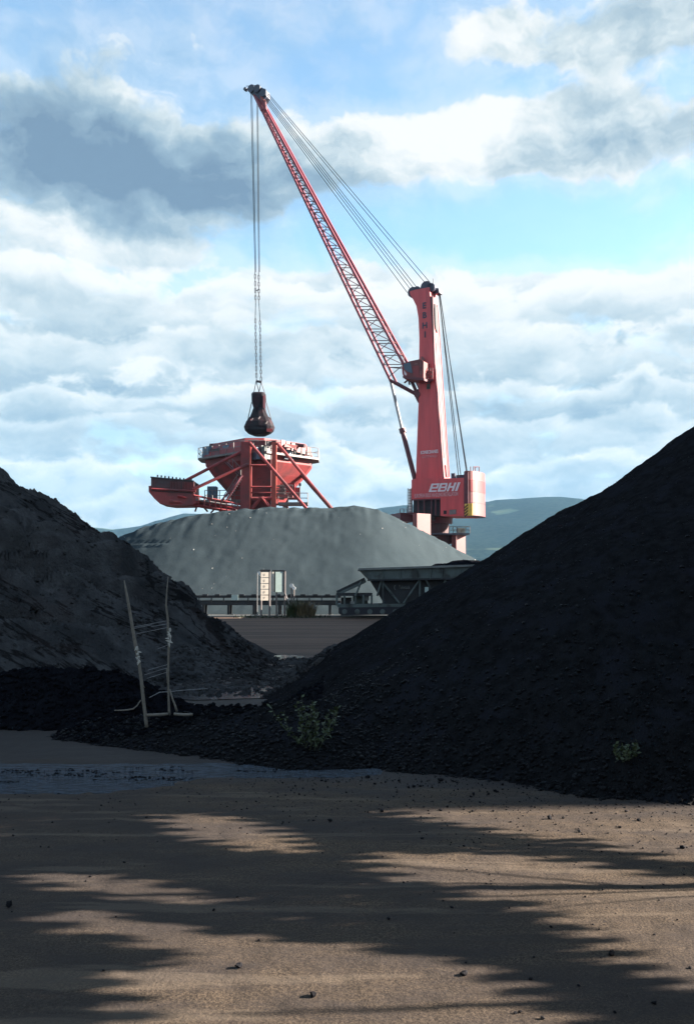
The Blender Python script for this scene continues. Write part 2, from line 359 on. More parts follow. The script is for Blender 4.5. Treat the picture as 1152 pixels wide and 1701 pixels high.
def still_water():
    m = bpy.data.materials.new('still_puddle_water'); m.use_nodes = True; t = NT(m.node_tree)
    p = t.t.nodes['Principled BSDF']; p.inputs['Base Color'].default_value = (.03, .03, .035, 1); p.inputs['Roughness'].default_value = .12; p.inputs['IOR'].default_value = 1.33
    g = t.n('ShaderNodeNewGeometry')
    b = t.n('ShaderNodeBump'); b.inputs['Strength'].default_value = .25; b.inputs['Distance'].default_value = .005
    t.put(b.inputs['Height'], t.noise(g.outputs['Position'], 14.0, 4, .6).outputs[0]); t.t.links.new(b.outputs[0], p.inputs['Normal'])
    return m
M['still'] = still_water()

# ------------------------------------------------------------------ object helpers
WM = {}
def link(o, parent=None, world=Matrix.Identity(4)):
    COL.objects.link(o)
    if parent is not None:
        o.parent = parent; o.matrix_parent_inverse = WM[parent.name].inverted()
    o.matrix_basis = world; WM[o.name] = world.copy()
    return o
def tag(o, label=None, cat=None, group=None, kind=None):
    for k, v in (('label', label), ('category', cat), ('group', group), ('kind', kind)):
        if v: o[k] = v
    return o
def thing(name, loc, label, cat, group=None):
    o = bpy.data.objects.new(name, None); o.empty_display_size = .5
    link(o, None, Matrix.Translation(Vector(loc))); return tag(o, label, cat, group)
def mesh_obj(name, verts, faces, m, parent=None, smooth=False, world=Matrix.Identity(4)):
    me = bpy.data.meshes.new(name); me.from_pydata([tuple(v) for v in verts], [], faces); me.update()
    me.materials.append(m if not isinstance(m, str) else M[m])
    if smooth: me.polygons.foreach_set('use_smooth', [True] * len(me.polygons))
    return link(bpy.data.objects.new(name, me), parent, world)
def np_mesh(name, V, F, m, parent=None, smooth=False):
    me = bpy.data.meshes.new(name); nv, nf, k = len(V), len(F), F.shape[1]
    me.vertices.add(nv); me.vertices.foreach_set('co', np.asarray(V, np.float32).ravel())
    me.loops.add(nf * k); me.loops.foreach_set('vertex_index', np.asarray(F, np.int32).ravel())
    me.polygons.add(nf); me.polygons.foreach_set('loop_start', np.arange(0, nf * k, k, dtype=np.int32))
    me.update(calc_edges=True); me.validate()
    me.materials.append(M[m] if isinstance(m, str) else m)
    me.polygons.foreach_set('use_smooth', np.full(nf, smooth))
    return link(bpy.data.objects.new(name, me), parent)

class MB:
    def __init__(s): s.v = []; s.f = []
    def add(s, vs, fs):
        b = len(s.v); s.v += [Vector(v) for v in vs]; s.f += [tuple(i + b for i in f) for f in fs]
    def hexa(s, p):   # 8 points: bottom 4 (ccw), top 4
        s.add(p, [(3, 2, 1, 0), (4, 5, 6, 7), (0, 1, 5, 4), (1, 2, 6, 5), (2, 3, 7, 6), (3, 0, 4, 7)])
    def box(s, c, d, ax=None):
        ax = ax or (Vector((1, 0, 0)), Vector((0, 1, 0)), Vector((0, 0, 1)))
        c = Vector(c); x, y, z = (ax[i] * (d[i] / 2) for i in range(3))
        s.hexa([c - x - y - z, c + x - y - z, c + x + y - z, c - x + y - z, c - x - y + z, c + x - y + z, c + x + y + z, c - x + y + z])
    def bar(s, a, b, w, h=None, up=Vector((0, 0, 1))):
        a = Vector(a); b = Vector(b); z = (b - a).normalized(); h = h or w
        x = z.cross(up)
        if x.length < 1e-3: x = z.cross(Vector((0, 1, 0)))
        x.normalize(); y = x.cross(z)
        x *= w / 2; y *= h / 2
        s.hexa([a - x - y, a + x - y, a + x + y, a - x + y, b - x - y, b + x - y, b + x + y, b - x + y])
    def tube(s, pts, rs, n=8):
        rings = []
        pts = [Vector(p) for p in pts]
        if not hasattr(rs, '__len__'): rs = [rs] * len(pts)
        up = Vector((0.1, .95, .05))
        for i, p in enumerate(pts):
            t = (pts[min(i + 1, len(pts) - 1)] - pts[max(i - 1, 0)]).normalized()
            x = t.cross(up)
            if x.length < 1e-3: x = t.cross(Vector((1, 0, 0)))
            x.normalize(); y = x.cross(t)
            rings.append([p + (x * math.cos(a) + y * math.sin(a)) * rs[i] for a in [2 * math.pi * k / n for k in range(n)]])
        vs = [v for r in rings for v in r]; fs = []
        for i in range(len(pts) - 1):
            for k in range(n):
                k2 = (k + 1) % n; fs.append((i * n + k, i * n + k2, (i + 1) * n + k2, (i + 1) * n + k))
        fs.append(tuple(range(n))[::-1]); fs.append(tuple((len(pts) - 1) * n + k for k in range(n)))
        s.add(vs, fs)
    def loft(s, rings, cap=True):
        n = len(rings[0]); vs = [v for r in rings for v in r]; fs = []
        for i in range(len(rings) - 1):
            for k in range(n):
                k2 = (k + 1) % n; fs.append((i * n + k, i * n + k2, (i + 1) * n + k2, (i + 1) * n + k))
        if cap: fs.append(tuple(range(n))[::-1]); fs.append(tuple((len(rings) - 1) * n + k for k in range(n)))
        s.add(vs, fs)
    def build(s, name, m, parent=None, smooth=False):
        o = mesh_obj(name, s.v, s.f, m, parent, smooth)
        return o

_unit = {}
def unit_cyl(mname, sides=8):
    k = (mname, sides)
    if k not in _unit:
        b = MB(); b.tube([(0, 0, 0), (0, 0, 1)], 1.0, sides)
        me = bpy.data.meshes.new('rod'); me.from_pydata([tuple(v) for v in b.v], [], b.f); me.materials.append(M[mname]); me.update()
        _unit[k] = me
    return _unit[k]
def rod(name, a, b, r, m, parent=None, sides=6):
    a = Vector(a); b = Vector(b); d = b - a
    q = d.to_track_quat('Z', 'Y').to_matrix().to_4x4()
    return link(bpy.data.objects.new(name, unit_cyl(m, sides)), parent, Matrix.Translation(a) @ q @ Matrix.Diagonal((r, r, d.length, 1)))
_ubox = {}
def slab(name, c, d, m, parent=None, yaw=0.0):
    if m not in _ubox:
        b = MB(); b.box((0, 0, 0), (1, 1, 1)); me = bpy.data.meshes.new('block'); me.from_pydata([tuple(v) for v in b.v], [], b.f); me.materials.append(M[m]); _ubox[m] = me
    return link(bpy.data.objects.new(name, _ubox[m]), parent, Matrix.Translation(Vector(c)) @ Matrix.Rotation(yaw, 4, 'Z') @ Matrix.Diagonal((*d, 1)))

def text_obj(name, s, origin, xdir, updir, size, m, parent, depth=.02, bold=0.0, shear=0.0, width=None):
    cu = bpy.data.curves.new(name, 'FONT'); cu.body = s; cu.size = 1.0; cu.extrude = depth / size; cu.offset = bold; cu.shear = shear; cu.align_x = 'CENTER'; cu.align_y = 'CENTER'; cu.resolution_u = 2
    tmp = bpy.data.objects.new(name + '_curve', cu); COL.objects.link(tmp)
    dg = bpy.context.evaluated_depsgraph_get(); me = bpy.data.meshes.new_from_object(tmp.evaluated_get(dg))
    bpy.data.objects.remove(tmp); bpy.data.curves.remove(cu)
    xs = [v.co.x for v in me.vertices]; sx = size
    if width: sx = width / (max(xs) - min(xs))
    me.materials.clear(); me.materials.append(M[m]); me.name = name
    x = Vector(xdir).normalized(); y = Vector(updir).normalized(); z = x.cross(y)
    R = Matrix((x, y, z)).transposed().to_4x4()
    return link(bpy.data.objects.new(name, me), parent, Matrix.Translation(Vector(origin)) @ R @ Matrix.Diagonal((sx, size, size, 1)))

# ------------------------------------------------------------------ noise for height fields
_perm = rng.permutation(4096).astype(np.int64)
_val = rng.random(4096)
def vnoise(x, y):
    xi = np.floor(x).astype(np.int64); yi = np.floor(y).astype(np.int64)
    fx = x - xi; fy = y - yi; fx = fx * fx * fx * (fx * (fx * 6 - 15) + 10); fy = fy * fy * fy * (fy * (fy * 6 - 15) + 10)
    h = lambda a, b: _val[_perm[(a + _perm[b & 4095]) & 4095]]
    return (h(xi, yi) * (1 - fx) + h(xi + 1, yi) * fx) * (1 - fy) + (h(xi, yi + 1) * (1 - fx) + h(xi + 1, yi + 1) * fx) * fy
def fbm(x, y, sc=1.0, octs=5, g=.5, off=0.0):
    a, tot, s = 1.0, 0.0, 0.0; x = x * sc + off * 13.7 + 100; y = y * sc + off * 7.3 + 100
    for i in range(octs):
        s = s + a * (vnoise(x, y) - .5); tot += a; a *= g; x, y = x * 2.03 + 11.1, y * 1.97 + 5.7
    return s / tot * 2
def sstep(a, b, x):
    t = np.clip((x - a) / (b - a), 0, 1); return t * t * (3 - 2 * t)
def axis(segs):
    out = []
    for a, b, st in segs: out.append(np.arange(a, b, st))
    out.append(np.array([segs[-1][1]])); return np.concatenate(out)
def heightfield(name, xs, ys, hf, m, smooth=True, cut=-.12, parent=None):
    X, Y = np.meshgrid(xs, ys); Z = hf(X, Y); nx, ny = len(xs), len(ys)
    V = np.stack([X, Y, Z], -1).reshape(-1, 3)
    idx = np.arange(nx * ny).reshape(ny, nx)
    F = np.stack([idx[:-1, :-1], idx[:-1, 1:], idx[1:, 1:], idx[1:, :-1]], -1).reshape(-1, 4)
    if cut is not None:
        keep = (Z.reshape(-1)[F] > cut).any(1); F = F[keep]
        used = np.unique(F); remap = np.zeros(len(V), np.int64); remap[used] = np.arange(len(used)); V = V[used]; F = remap[F]
    return np_mesh(name, V, F, m, parent, smooth)

# ------------------------------------------------------------------ ground
PUD = [(-6.5, 7.05), (-4, 7.02), (-2.6, 7.12), (-1.9, 7.35), (-1.15, 7.72), (-.9, 7.95), (-1.3, 8.1), (-2.2, 8.28), (-3.2, 8.32), (-6.5, 8.3)]
def in_poly(X, Y, poly):
    r = np.zeros(np.shape(X), bool); n = len(poly)
    for i in range(n):
        x1, y1 = poly[i]; x2, y2 = poly[(i + 1) % n]
        c = ((y1 > Y) != (y2 > Y)) & (X < (x2 - x1) * (Y - y1) / (y2 - y1 + 1e-12) + x1); r ^= c
    return r
def ground_h(X, Y):
    near = np.exp(-np.maximum(0, Y - 12) / 10)
    h = .016 * fbm(X * .6, Y * 1.5, .9, 4) * near + .006 * fbm(X, Y, 7, 4, off=3) * near
    # tyre lug marks, ridges running across the yard
    lug = np.zeros_like(X)
    for (x0, y0, ang, wd, L) in ((-2.2, 3.6, .18, .35, 6), (.3, 4.1, -.45, .32, 5), (-1.6, 6.1, -.38, .3, 4), (1.4, 4.9, -.5, .3, 4), (-3, 5.0, .1, .3, 8)):
        u = (X - x0) * math.cos(ang) + (Y - y0) * math.sin(ang); v = -(X - x0) * math.sin(ang) + (Y - y0) * math.cos(ang)
        m = np.exp(-(v / wd) ** 4) * np.exp(-((u - L / 2) / (L / 2)) ** 6)
        lug += m * (.5 + .5 * np.sin((u + .3 * np.abs(v)) * 2 * math.pi / .11)) * .006 - m * .004
    h += lug * near * .0
    # puddle hollow
    d = sstep(6.85, 7.5, Y - .0 * X) * sstep(8.42, 8.02, Y) * sstep(-.35, -1.6, X + (Y - 8.0) * -1.2)
    d2 = np.exp(-((X + .45) / .75) ** 4 - ((Y - 7.93) / .27) ** 4)
    h -= .030 * d + .020 * d2 * (1 - d)
    h += .010 * fbm(X * .5, Y * 1.6, 3.2, 4, off=61) * d
    h += .02 * fbm(X, Y, .25, 3, off=9) * sstep(14, 30, Y)
    return h
xs = axis([(-4000, -400, 450), (-400, -60, 40), (-60, -16, 4), (-16, -6, .4), (-6, -3.6, .08), (-3.6, 3.6, .022), (3.6, 6, .08), (6, 16, .4), (16, 60, 4), (60, 400, 40), (400, 4000, 450)])
ys = axis([(-150, -20, 20), (-20, 0, 2), (0, 2.9, .2), (2.9, 5.2, .016), (5.2, 9, .026), (9, 14, .08), (14, 30, .4), (30, 120, 3), (120, 500, 30), (500, 4250, 375)])
gr = heightfield('ground', xs, ys, ground_h, 'ground', cut=None); tag(gr, 'brown sandy yard ground dusted with coal', kind='structure')

def puddle(name, poly, z, m, label):
    o = mesh_obj(name, [(x, y, z) for x, y in poly], [tuple(range(len(poly)))], m); tag(o, label, kind='structure'); return o
puddle('puddle_water', [(-6.5, 6.8), (-.2, 6.8), (.6, 7.5), (.5, 8.6), (-6.5, 8.7)], -.012, 'water', 'rippled blue grey puddle beside the coal at left')

# ------------------------------------------------------------------ distant hills
def hill_profile(px):
    pts = [(-2600, 900), (-1400, 850), (-700, 862), (-200, 850), (0, 858), (140, 870), (185, 877), (230, 872), (300, 850), (420, 852), (560, 846), (640, 838), (690, 832), (760, 830), (810, 828), (840, 825),
           (880, 820), (925, 819), (965, 823), (1000, 832), (1100, 846), (1300, 835), (1700, 820), (2600, 850), (4000, 880)]
    return np.interp(px, [p[0] for p in pts], [p[1] for p in pts])
def hills_h(X, Y):
    px = 576 + 1500 * X / np.maximum(Y, 1)
    top = (970 - hill_profile(px)) / 1500 * 3300 * .985
    r = np.clip((Y - 1500) / 1800, 0, 1)
    rise = r ** 1.25
    h = top * rise * np.where(Y > 3300, 1 - .4 * sstep(3300, 4100, Y), 1)
    h = h * (1 + .10 * fbm(X, Y, 1 / 700, 5) * (1 - r * .8)) + 16 * fbm(X, Y, 1 / 260, 5, off=2) * r * (1 - .75 * sstep(2700, 3300, Y)) + 3.0 * fbm(X, Y, 1 / 45, 3, off=4) * r
    h = h - 60 * np.abs(fbm(X, Y * .5, 1 / 900, 3, off=6)) * r * (1 - sstep(2500, 3300, Y))
    return h - 3
hl = heightfield('hills', np.arange(-3900, 3901, 26.0), axis([(1450, 4150, 24.0)]), hills_h, 'hill', cut=None); tag(hl, 'hazy blue wooded hills behind the port', kind='structure')

# ------------------------------------------------------------------ heaps
# right coal heap
RA = (9.2, 15.6)
def right_h(X, Y):
    dx, dy = X - RA[0], Y - RA[1]; r = np.hypot(dx, dy); th = np.arctan2(dy, dx)
    R = 10.28 + 1.35 * np.exp(-((th + 2.42) / .40) ** 2) + .22 * fbm(X, Y, .6, 3, off=1)
    s = R - r
    h = .555 * s - .10 * np.exp(-np.abs(s) / .5) + .12 * sstep(0, 3, s) 
    # flatter apron at the toe
    h = np.where(s < 1.0, np.where(s > 0, .42 * s + .18 * s * s, .42 * s), h)
    # low spur of spilled coal running left
    ax, ay, bx, by = -2.75, 9.75, -.3, 9.1
    tt = np.clip(((X - ax) * (bx - ax) + (Y - ay) * (by - ay)) / ((bx - ax) ** 2 + (by - ay) ** 2), 0, 1)
    dd = np.hypot(X - ax - tt * (bx - ax), (Y - ay - tt * (by - ay)))
    sp = .16 + .30 * tt - .42 * dd
    h = np.maximum(h, sp)
    rough = .5 + .5 * sstep(2.5, 0, s)
    h = h + .13 * fbm(X, Y, .35, 3, off=4) * sstep(1, 4, s) + .13 * fbm(X, Y, 1.1, 4, off=5) * sstep(0, 1.2, s + .8) + .016 * fbm(X, Y, 8, 4, g=.6, off=7) + .016 * fbm(X, Y, 21, 3, g=.7, off=8) * rough
    return h - .015
rh = heightfield('coal_heap', axis([(-4.2, 4.2, .035), (4.2, 9, .07), (9, 21, .25)]), axis([(5.5, 10.5, .035), (10.5, 16, .06), (16, 28, .25)]), right_h, 'coal', cut=-.10)
tag(rh, 'large smooth black coal heap rising to the right edge', 'coal heap')

# low dark berm in the left middle ground
def berm_h(X, Y):
    ln = Y - (10.95 + .05 * (X + 4)); h = .58 - .62 * np.abs(ln) ** 1.0
    h = h - .50 * sstep(-3.0, -1.3, X) + .10 * fbm(X, Y, 1.3, 4, off=11) + .05 * fbm(X, Y, 6, 4, g=.65, off=12) + .02 * fbm(X, Y, 20, 3, off=13)
    return np.minimum(h, .66 + .05 * fbm(X, Y, 4, 3, off=14)) - .02
bh = heightfield('coal_berm', axis([(-9, -5, .1), (-5, -.6, .04)]), axis([(9.2, 12.6, .035)]), berm_h, 'coal_dark', cut=-.10)
tag(bh, 'low dark ridge of damp coal crossing the left middle ground', 'coal heap')

# left weathered heap
LA = (-11.4, 18.5)
def left_h(X, Y):
    dx, dy = X - LA[0], Y - LA[1]; r = np.hypot(dx, dy); th = np.arctan2(dy, dx)
    R = 9.7 + .22 * np.sin(th * 5 + .4) + .25 * fbm(X, Y, .5, 3, off=21)
    s = R - r
    h = .715 * s
    h = np.where(s < 1.3, .35 * s + .296 * s * np.clip(s, 0, 1.3), h)
    # ledges and gullies running aslant down the flank
    u = (dx * .72 - dy * .25) * .5 + h * .9; v = s * 1.0 + th * 1.5
    g1 = fbm(u * .55, v * 2.2 + u * .9, 1.0, 4, off=22)
    ledge = np.abs(fbm(u * .35 + 9, v * 1.5 - u * .8, 1.0, 3, off=24))
    h = h + .42 * g1 * sstep(.3, 2, s) - .42 * sstep(.09, .0, ledge) * sstep(.8, 2, s)
    qq = (h + .62 * X + .30 * Y * .2 + .55 * fbm(X, Y, .7, 3, off=28)) / .85; fr_ = qq - np.floor(qq)
    pres = sstep(-.1, .25, fbm(X, Y, .55, 3, off=29)) * sstep(.7, 1.6, s)
    h = h - .20 * pres * sstep(.16, .0, np.abs(fr_ - .2)) + .10 * pres * sstep(.3, .95, fr_)
    big = fbm(X, Y, .8, 3, off=25)
    h = h + .22 * big * sstep(.2, 1.5, s) + .05 * fbm(X, Y, 3.2, 4, g=.55, off=26) + .022 * fbm(X, Y, 10, 3, g=.6, off=27)
    return h - .02
lh = heightfield('coal_heap', axis([(-20, -9, .25), (-9, -.4, .05)]), axis([(8.5, 12, .12), (12, 24, .055), (24, 28.5, .25)]), left_h, 'coal_left', cut=-.10)
tag(lh, 'weathered grey black coal heap with gullies at the left edge', 'coal heap')

# far grey-green heap
YG = 60.0
_gp = [(-60, 985), (60, 950), (150, 925), (182, 900), (232, 873), (285, 861), (330, 852), (440, 844), (560, 841), (615, 840), (640, 849), (700, 880), (745, 905), (795, 932), (860, 975), (900, 1000)]
def grey_h(X, Y):
    px = 576 + 1500 * X / YG
    yy = sum(np.interp(px + o_, [p[0] for p in _gp], [p[1] for p in _gp]) for o_ in (-34, -22, -11, 0, 11, 22, 34)) / 7
    top = (970 - yy) / 1500 * YG + 1.6
    front = (YG - 1.5 - Y) * .62; crest = np.exp(-np.maximum(0, front) / 1.1)
    top = top + (.20 * fbm(X, Y * .1, .35, 4, off=31) + .10 * fbm(X, Y * .2, 1.8, 3, off=36)) * crest; back = (Y - YG - 5) * .66
    h = top - np.maximum(0, front) - np.maximum(0, back)
    h = h - .25 * np.exp(-((front) / .6) ** 2) 
    # runnels down the front face
    rn = fbm(X * 1.0, Y * .12, 1.1, 4, off=33) 
    h = h + .02 * rn * sstep(0, 1.5, front) + .08 * fbm(X, Y, .22, 3, off=34) * sstep(0, 2, front) + .03 * fbm(X, Y, 1.6, 3, off=35)
    # faint shelf at the left end
    h = np.where((h > 3.95) & (h < 4.25) & (X < -11), 4.05 + (h - 3.95) * .3, h)
    return h - .02
gh = heightfield('bulk_heap', axis([(-27, 15, .13)]), axis([(46.6, 74, .15)]), grey_h, 'grey_heap', cut=-.2)
tag(gh, 'broad grey green heap of bulk ore in front of the cranes', 'ore heap')

# ------------------------------------------------------------------ crane
YC = 120.0
cO = W(728, 900, YC); cO.z = 0
ang = rad(30)
F_ = Vector((-math.cos(ang), math.sin(ang), 0)); S_ = Vector((-math.sin(ang), -math.cos(ang), 0)); Z_ = Vector((0, 0, 1))
def Lp(px, py, s):
    d = ray(px, py); t = ((cO - CAM).dot(S_) + s) / d.dot(S_); return CAM + d * t
def prismL(mb, pts, s0, s1):          # outline given by pixels on plane s0 (near), extruded to s1
    a = [Lp(px, py, s0) for px, py in pts]; b = [p + S_ * (s1 - s0) for p in a]; n = len(a)
    mb.add(a + b, [tuple(range(n)), tuple(range(n, 2 * n))[::-1]] + [(i, (i + 1) % n, n + (i + 1) % n, n + i) for i in range(n)])
crane = thing('harbour_crane', cO, 'tall red harbour crane with lattice boom and white lettering on its house', 'crane')

mb = MB(); prismL(mb, [(681, 490), (680, 484), (690, 481), (702, 479), (712, 477), (714, 492), (720, 600), (728, 700), (735, 798), (690, 798), (692, 740), (695, 660), (696, 560), (694.5, 528), (691, 508), (686, 498)], 1.2, -1.2)
mast = mb.build('mast', 'red', crane)
mb = MB(); prismL(mb, [(714, 492.5), (718, 491), (721.5, 600), (729.5, 700), (737, 797), (735, 797), (728, 700), (720, 600)], 1.3, 1.15); mb.build('edge_strip', 'dark_red', mast)
# raised dark plates stand in for shaded slots, placed by s offsets
def rear_pt(py, s, out=.14):
    e = Lp(np.interp(py, [477, 492, 600, 700, 798], [712, 714, 720, 728, 735]), py, 1.2)
    return e + S_ * (s - 1.2) - F_ * out
mb = MB(); pts = [rear_pt(503, .45), rear_pt(500, -.1), rear_pt(508, -.45), rear_pt(546, -.55), rear_pt(549, -.2), rear_pt(543, .25)]
mb.add(pts + [p + F_ * .3 for p in pts], [tuple(range(6))[::-1], tuple(range(6, 12))] + [(i, (i + 1) % 6, 6 + (i + 1) % 6, 6 + i) for i in range(6)]); mb.build('opening', 'black', mast)
mb = MB(); pts = [rear_pt(771, .25), rear_pt(773, -.1), rear_pt(791, -.25), rear_pt(790, .15)]
mb.add(pts + [p + F_ * .3 for p in pts], [(3, 2, 1, 0), (4, 5, 6, 7)] + [(i, (i + 1) % 4, 4 + (i + 1) % 4, 4 + i) for i in range(4)]); mb.build('opening', 'dark_red', mast)
mb = MB(); mb.bar(rear_pt(500, -.75), rear_pt(790, -.75), .10); mb.build('cable_duct', 'pale_red', mast)
mb = MB(); mb.bar(rear_pt(560, .55), rear_pt(760, .6), .06); mb.build('cable_duct', 'mid_red', mast)
# sheaves on the mast head
def disc(name, c, r, w, m, parent, axis_=S_):
    b = MB(); b.tube([c - axis_ * w / 2, c + axis_ * w / 2], r, 16); return b.build(name, m, parent)
for px, py, r in ((686, 486, .75), (693, 482, .5), (708, 477, .8), (716, 478, .6)):
    for s in (.7, -.5): disc('sheave', Lp(px, py, s), r, .45, 'navy', mast)
mb = MB(); prismL(mb, [(713, 476), (728, 479), (729, 486), (722, 488), (714, 484)], .2, -.9); mb.build('sheave_bracket', 'navy', mast)
rod('antenna', Lp(719, 476, 0), Lp(719, 463, 0), .05, 'navy', mast); rod('antenna', Lp(703, 479, .8), Lp(702, 475, .8), .06, 'navy', mast)
for ch, px, py in (('E', 704, 508), ('B', 704.5, 524), ('H', 705, 541), ('I', 705.5, 556)):
    text_obj('mast_letter', ch, Lp(px, py, 1.23), -F_, Z_, 1.15, 'navy', mast, bold=.03)
text_obj('mast_lettering', 'KONECRANES', Lp(712.5, 751, 1.23), -F_, Z_, .62, 'lilac', mast, width=2.55, bold=.02)
text_obj('mast_lettering', 'GOTTWALD', Lp(712.5, 758.5, 1.23), -F_, Z_, .5, 'print', mast, width=2.2)
mb = MB(); mb.box(Lp(711, 642, 1.25), (.5, .1, .7), (F_, S_, Z_)); mb.build('hatch', 'machine', mast)
for py in (617.5, 624): 
    mb = MB(); mb.bar(Lp(707, py - 1, 1.9), Lp(718, py + 1.5, 1.9), .22, .3); mb.build('platform_edge', 'pale_red', mast)
mb = MB(); mb.hexa([Lp(704, 631, 1.22), Lp(719, 633, 1.22), Lp(719, 633, 2.0), Lp(704, 631, 2.0), Lp(704, 628, 1.22), Lp(719, 630, 1.22), Lp(719, 630, 2.0), Lp(704, 628, 2.0)]); mb.build('platform', 'dark_red', mast)
for px in (706, 710, 714, 718): rod('rail_post', Lp(px, 629, 1.95), Lp(px, 611, 1.95), .045, 'dark_red', mast)
rod('railing', Lp(706, 611, 1.95), Lp(718, 613, 1.95), .045, 'rail', mast)
mb = MB(); mb.hexa([Lp(699, 600, 1.25), Lp(706, 597, 1.25), Lp(706, 597, 1.5), Lp(699, 600, 1.5), Lp(699, 592, 1.25), Lp(701, 592, 1.25), Lp(701, 592, 1.5), Lp(699, 592, 1.5)]); mb.build('lamp_bracket', 'pale_red', mast)
# cab
mb = MB(); prismL(mb, [(669, 603), (680, 600), (697, 596.5), (703, 600), (703, 631), (690, 633), (672, 630), (668, 621), (667, 612)], 3.1, 1.25); cab = mb.build('cab', 'oxide', crane)
mb = MB(); prismL(mb, [(669.5, 604.5), (681, 601.5), (683, 611), (684.5, 620), (677, 618), (671, 613)], 3.14, 3.0); mb.build('window', 'glass', cab)
mb = MB(); prismL(mb, [(670.5, 615), (675, 621), (674, 624), (671, 622)], 3.14, 3.0); mb.build('window', 'lilac', cab)
mb = MB(); prismL(mb, [(668, 624.5), (704, 628), (704, 632), (669, 628)], 3.3, 1.25); mb.build('cab_floor', 'dark_red', cab)
for q in ([(688, 603), (693, 602.5), (693, 605), (688, 605.5)], [(697, 602), (699, 602), (699, 609), (697, 609)], [(697, 616), (699.5, 616), (699.5, 622), (697, 622)]):
    mb = MB(); prismL(mb, q, 3.16, 3.0); mb.build('cab_fitting', 'pale_red', cab)
mb = MB(); prismL(mb, [(685, 608), (695.5, 607), (696, 621), (686, 621)], 3.13, 3.0); mb.build('door', 'mid_red', cab)
for a, b in (((680, 629), (671, 636)), ((678, 631), (680, 639)), ((684, 630), (693, 652))): rod('strut', Lp(*a, 1.2), Lp(*b, 1.2), .12, 'dark_red', cab)
# machinery house
mb = MB(); prismL(mb, [(683, 797), (692, 794.5), (735, 795), (771, 793.5), (771, 857), (731, 857), (731, 829), (683, 831)], 2.5, -2.5); house = mb.build('machinery_house', 'red', crane)
mb = MB(); prismL(mb, [(686, 830), (731, 829), (731, 857), (717, 858), (716, 864), (690, 853), (686, 852)], 2.0, -2.2); mb.build('machinery_recess', 'black', crane)
for px in (694, 704, 716, 723): rod('frame_post', Lp(px, 830, 2.4), Lp(px, 856, 2.4), .10, 'dark_red', house)
mb = MB(); prismL(mb, [(683, 829.5), (731, 827.5), (731, 829.5), (683, 831.5)], 2.56, 2.4); mb.build('edge_strip', 'dark_red', house)
mb = MB(); prismL(mb, [(736, 848), (741, 848), (741, 854), (736, 854)], 2.55, 2.4); mb.build('vent', 'black', house)
mb = MB(); prismL(mb, [(745.5, 847), (757, 846), (757, 854), (745.5, 855)], 2.55, 2.4); mb.build('vent', 'rail', house)
for i in range(4): mb = MB(); prismL(mb, [(746, 848.4 + i * 1.8), (756.5, 847.4 + i * 1.8), (756.5, 848 + i * 1.8), (746, 849 + i * 1.8)], 2.6, 2.54); mb.build('louvre', 'grey_steel', house)
# logo: slanted block letters
mb = MB()
def lg(u0, v0, u1, v1):    # unit coords: u 0..1 across, v 0..1 up, sheared
    o = Lp(711.5, 817.5, 2.53); ux = Lp(759, 815.5, 2.53) - o; uy = Lp(716.5, 803.5, 2.53) - o
    p = [o + ux * u + uy * v for u, v in ((u0, v0), (u1, v0), (u1, v1), (u0, v1))]
    mb.hexa([q for q in p] + [q + S_ * .06 for q in p])
lg(.0, 0, .075, 1); lg(.075, .82, .28, 1); lg(.075, .40, .28, .58); lg(.075, 0, .27, .18); lg(.22, .58, .28, .82)
lg(.31, 0, .385, 1); lg(.385, .82, .56, 1); lg(.385, .42, .58, .58); lg(.385, 0, .58, .18); lg(.52, .58, .58, .82); lg(.54, .18, .60, .42)
lg(.63, 0, .70, 1); lg(.70, .40, .80, .6); lg(.80, 0, .87, 1); lg(.92, 0, 1.0, 1)
logo = mb.build('house_logo', 'lilac', house)
text_obj('house_lettering', 'EUROPEAN BULK HANDLING INSTALLATION', Lp(723.5, 822.3, 2.53), -F_, Z_, .72, 'print', house, width=6.2, bold=.03)
# counterweight: bands with a rounded rear
e0 = Lp(771, 820, 2.5); f0 = (e0 - cO).dot(F_); f1 = (Lp(777.5, 820, 2.5) - cO).dot(F_)
plan = [(f0, 2.5), (f1, 2.5)] + [(f1 - .85 * math.cos(a), 2.5 * math.sin(a) * .98) for a in [rad(75 - 15 * k) for k in range(11)]] + [(f1, -2.5), (f0, -2.5)]
def zc(py): return Lp(785, py, 1.0).z
cw = MB(); 
def band(y0, y1, m, name, grow=0.0, parent=None):
    b = MB(); rr = []
    for z in (zc(y1), zc(y0)): rr.append([cO + F_ * (f - (grow if f < f0 - .1 else 0)) + S_ * (s * (1 + grow * .3)) + Z_ * z for f, s in plan])
    b.loft(rr); return b.build(name, m, parent)
cwt = band(857, 784, 'pale_red', 'counterweight', 0, crane); 
band(818, 798, 'mid_red', 'painted_band', .03, cwt); band(836.4, 835.6, 'dark_red', 'seam', .02, cwt); band(857.5, 856.3, 'dark_red', 'base_rim', .05, cwt); band(798.6, 797.8, 'red', 'seam', .04, cwt)
mb = MB(); prismL(mb, [(770, 784), (777, 783.5), (777.4, 857), (770, 857)], 2.62, 2.45); mb.build('side_plate', 'dark_red', cwt)  # dark plate colours this side of the counterweight as if in shade
mb = MB(); prismL(mb, [(771, 837), (784, 836), (784, 856.5), (771, 856.5)], 2.68, 2.6); hz = mb.build('hazard_panel', 'yellow', cwt)
for k in range(4):
    mb = MB(); y = 839.5 + k * 5; prismL(mb, [(771, y + 2.5), (776.5, y - 2.5), (776.5, y - .2), (771, y + 4.8)], 2.72, 2.66); mb.build('black_stripe', 'black', hz)
for k, (px, s) in enumerate(((781, .9), (786, .6), (789, .2), (795, -.4))):
    rod('rail_post', Lp(px, 786, s), Lp(px, 775, s), .06, 'dark_red', cwt)
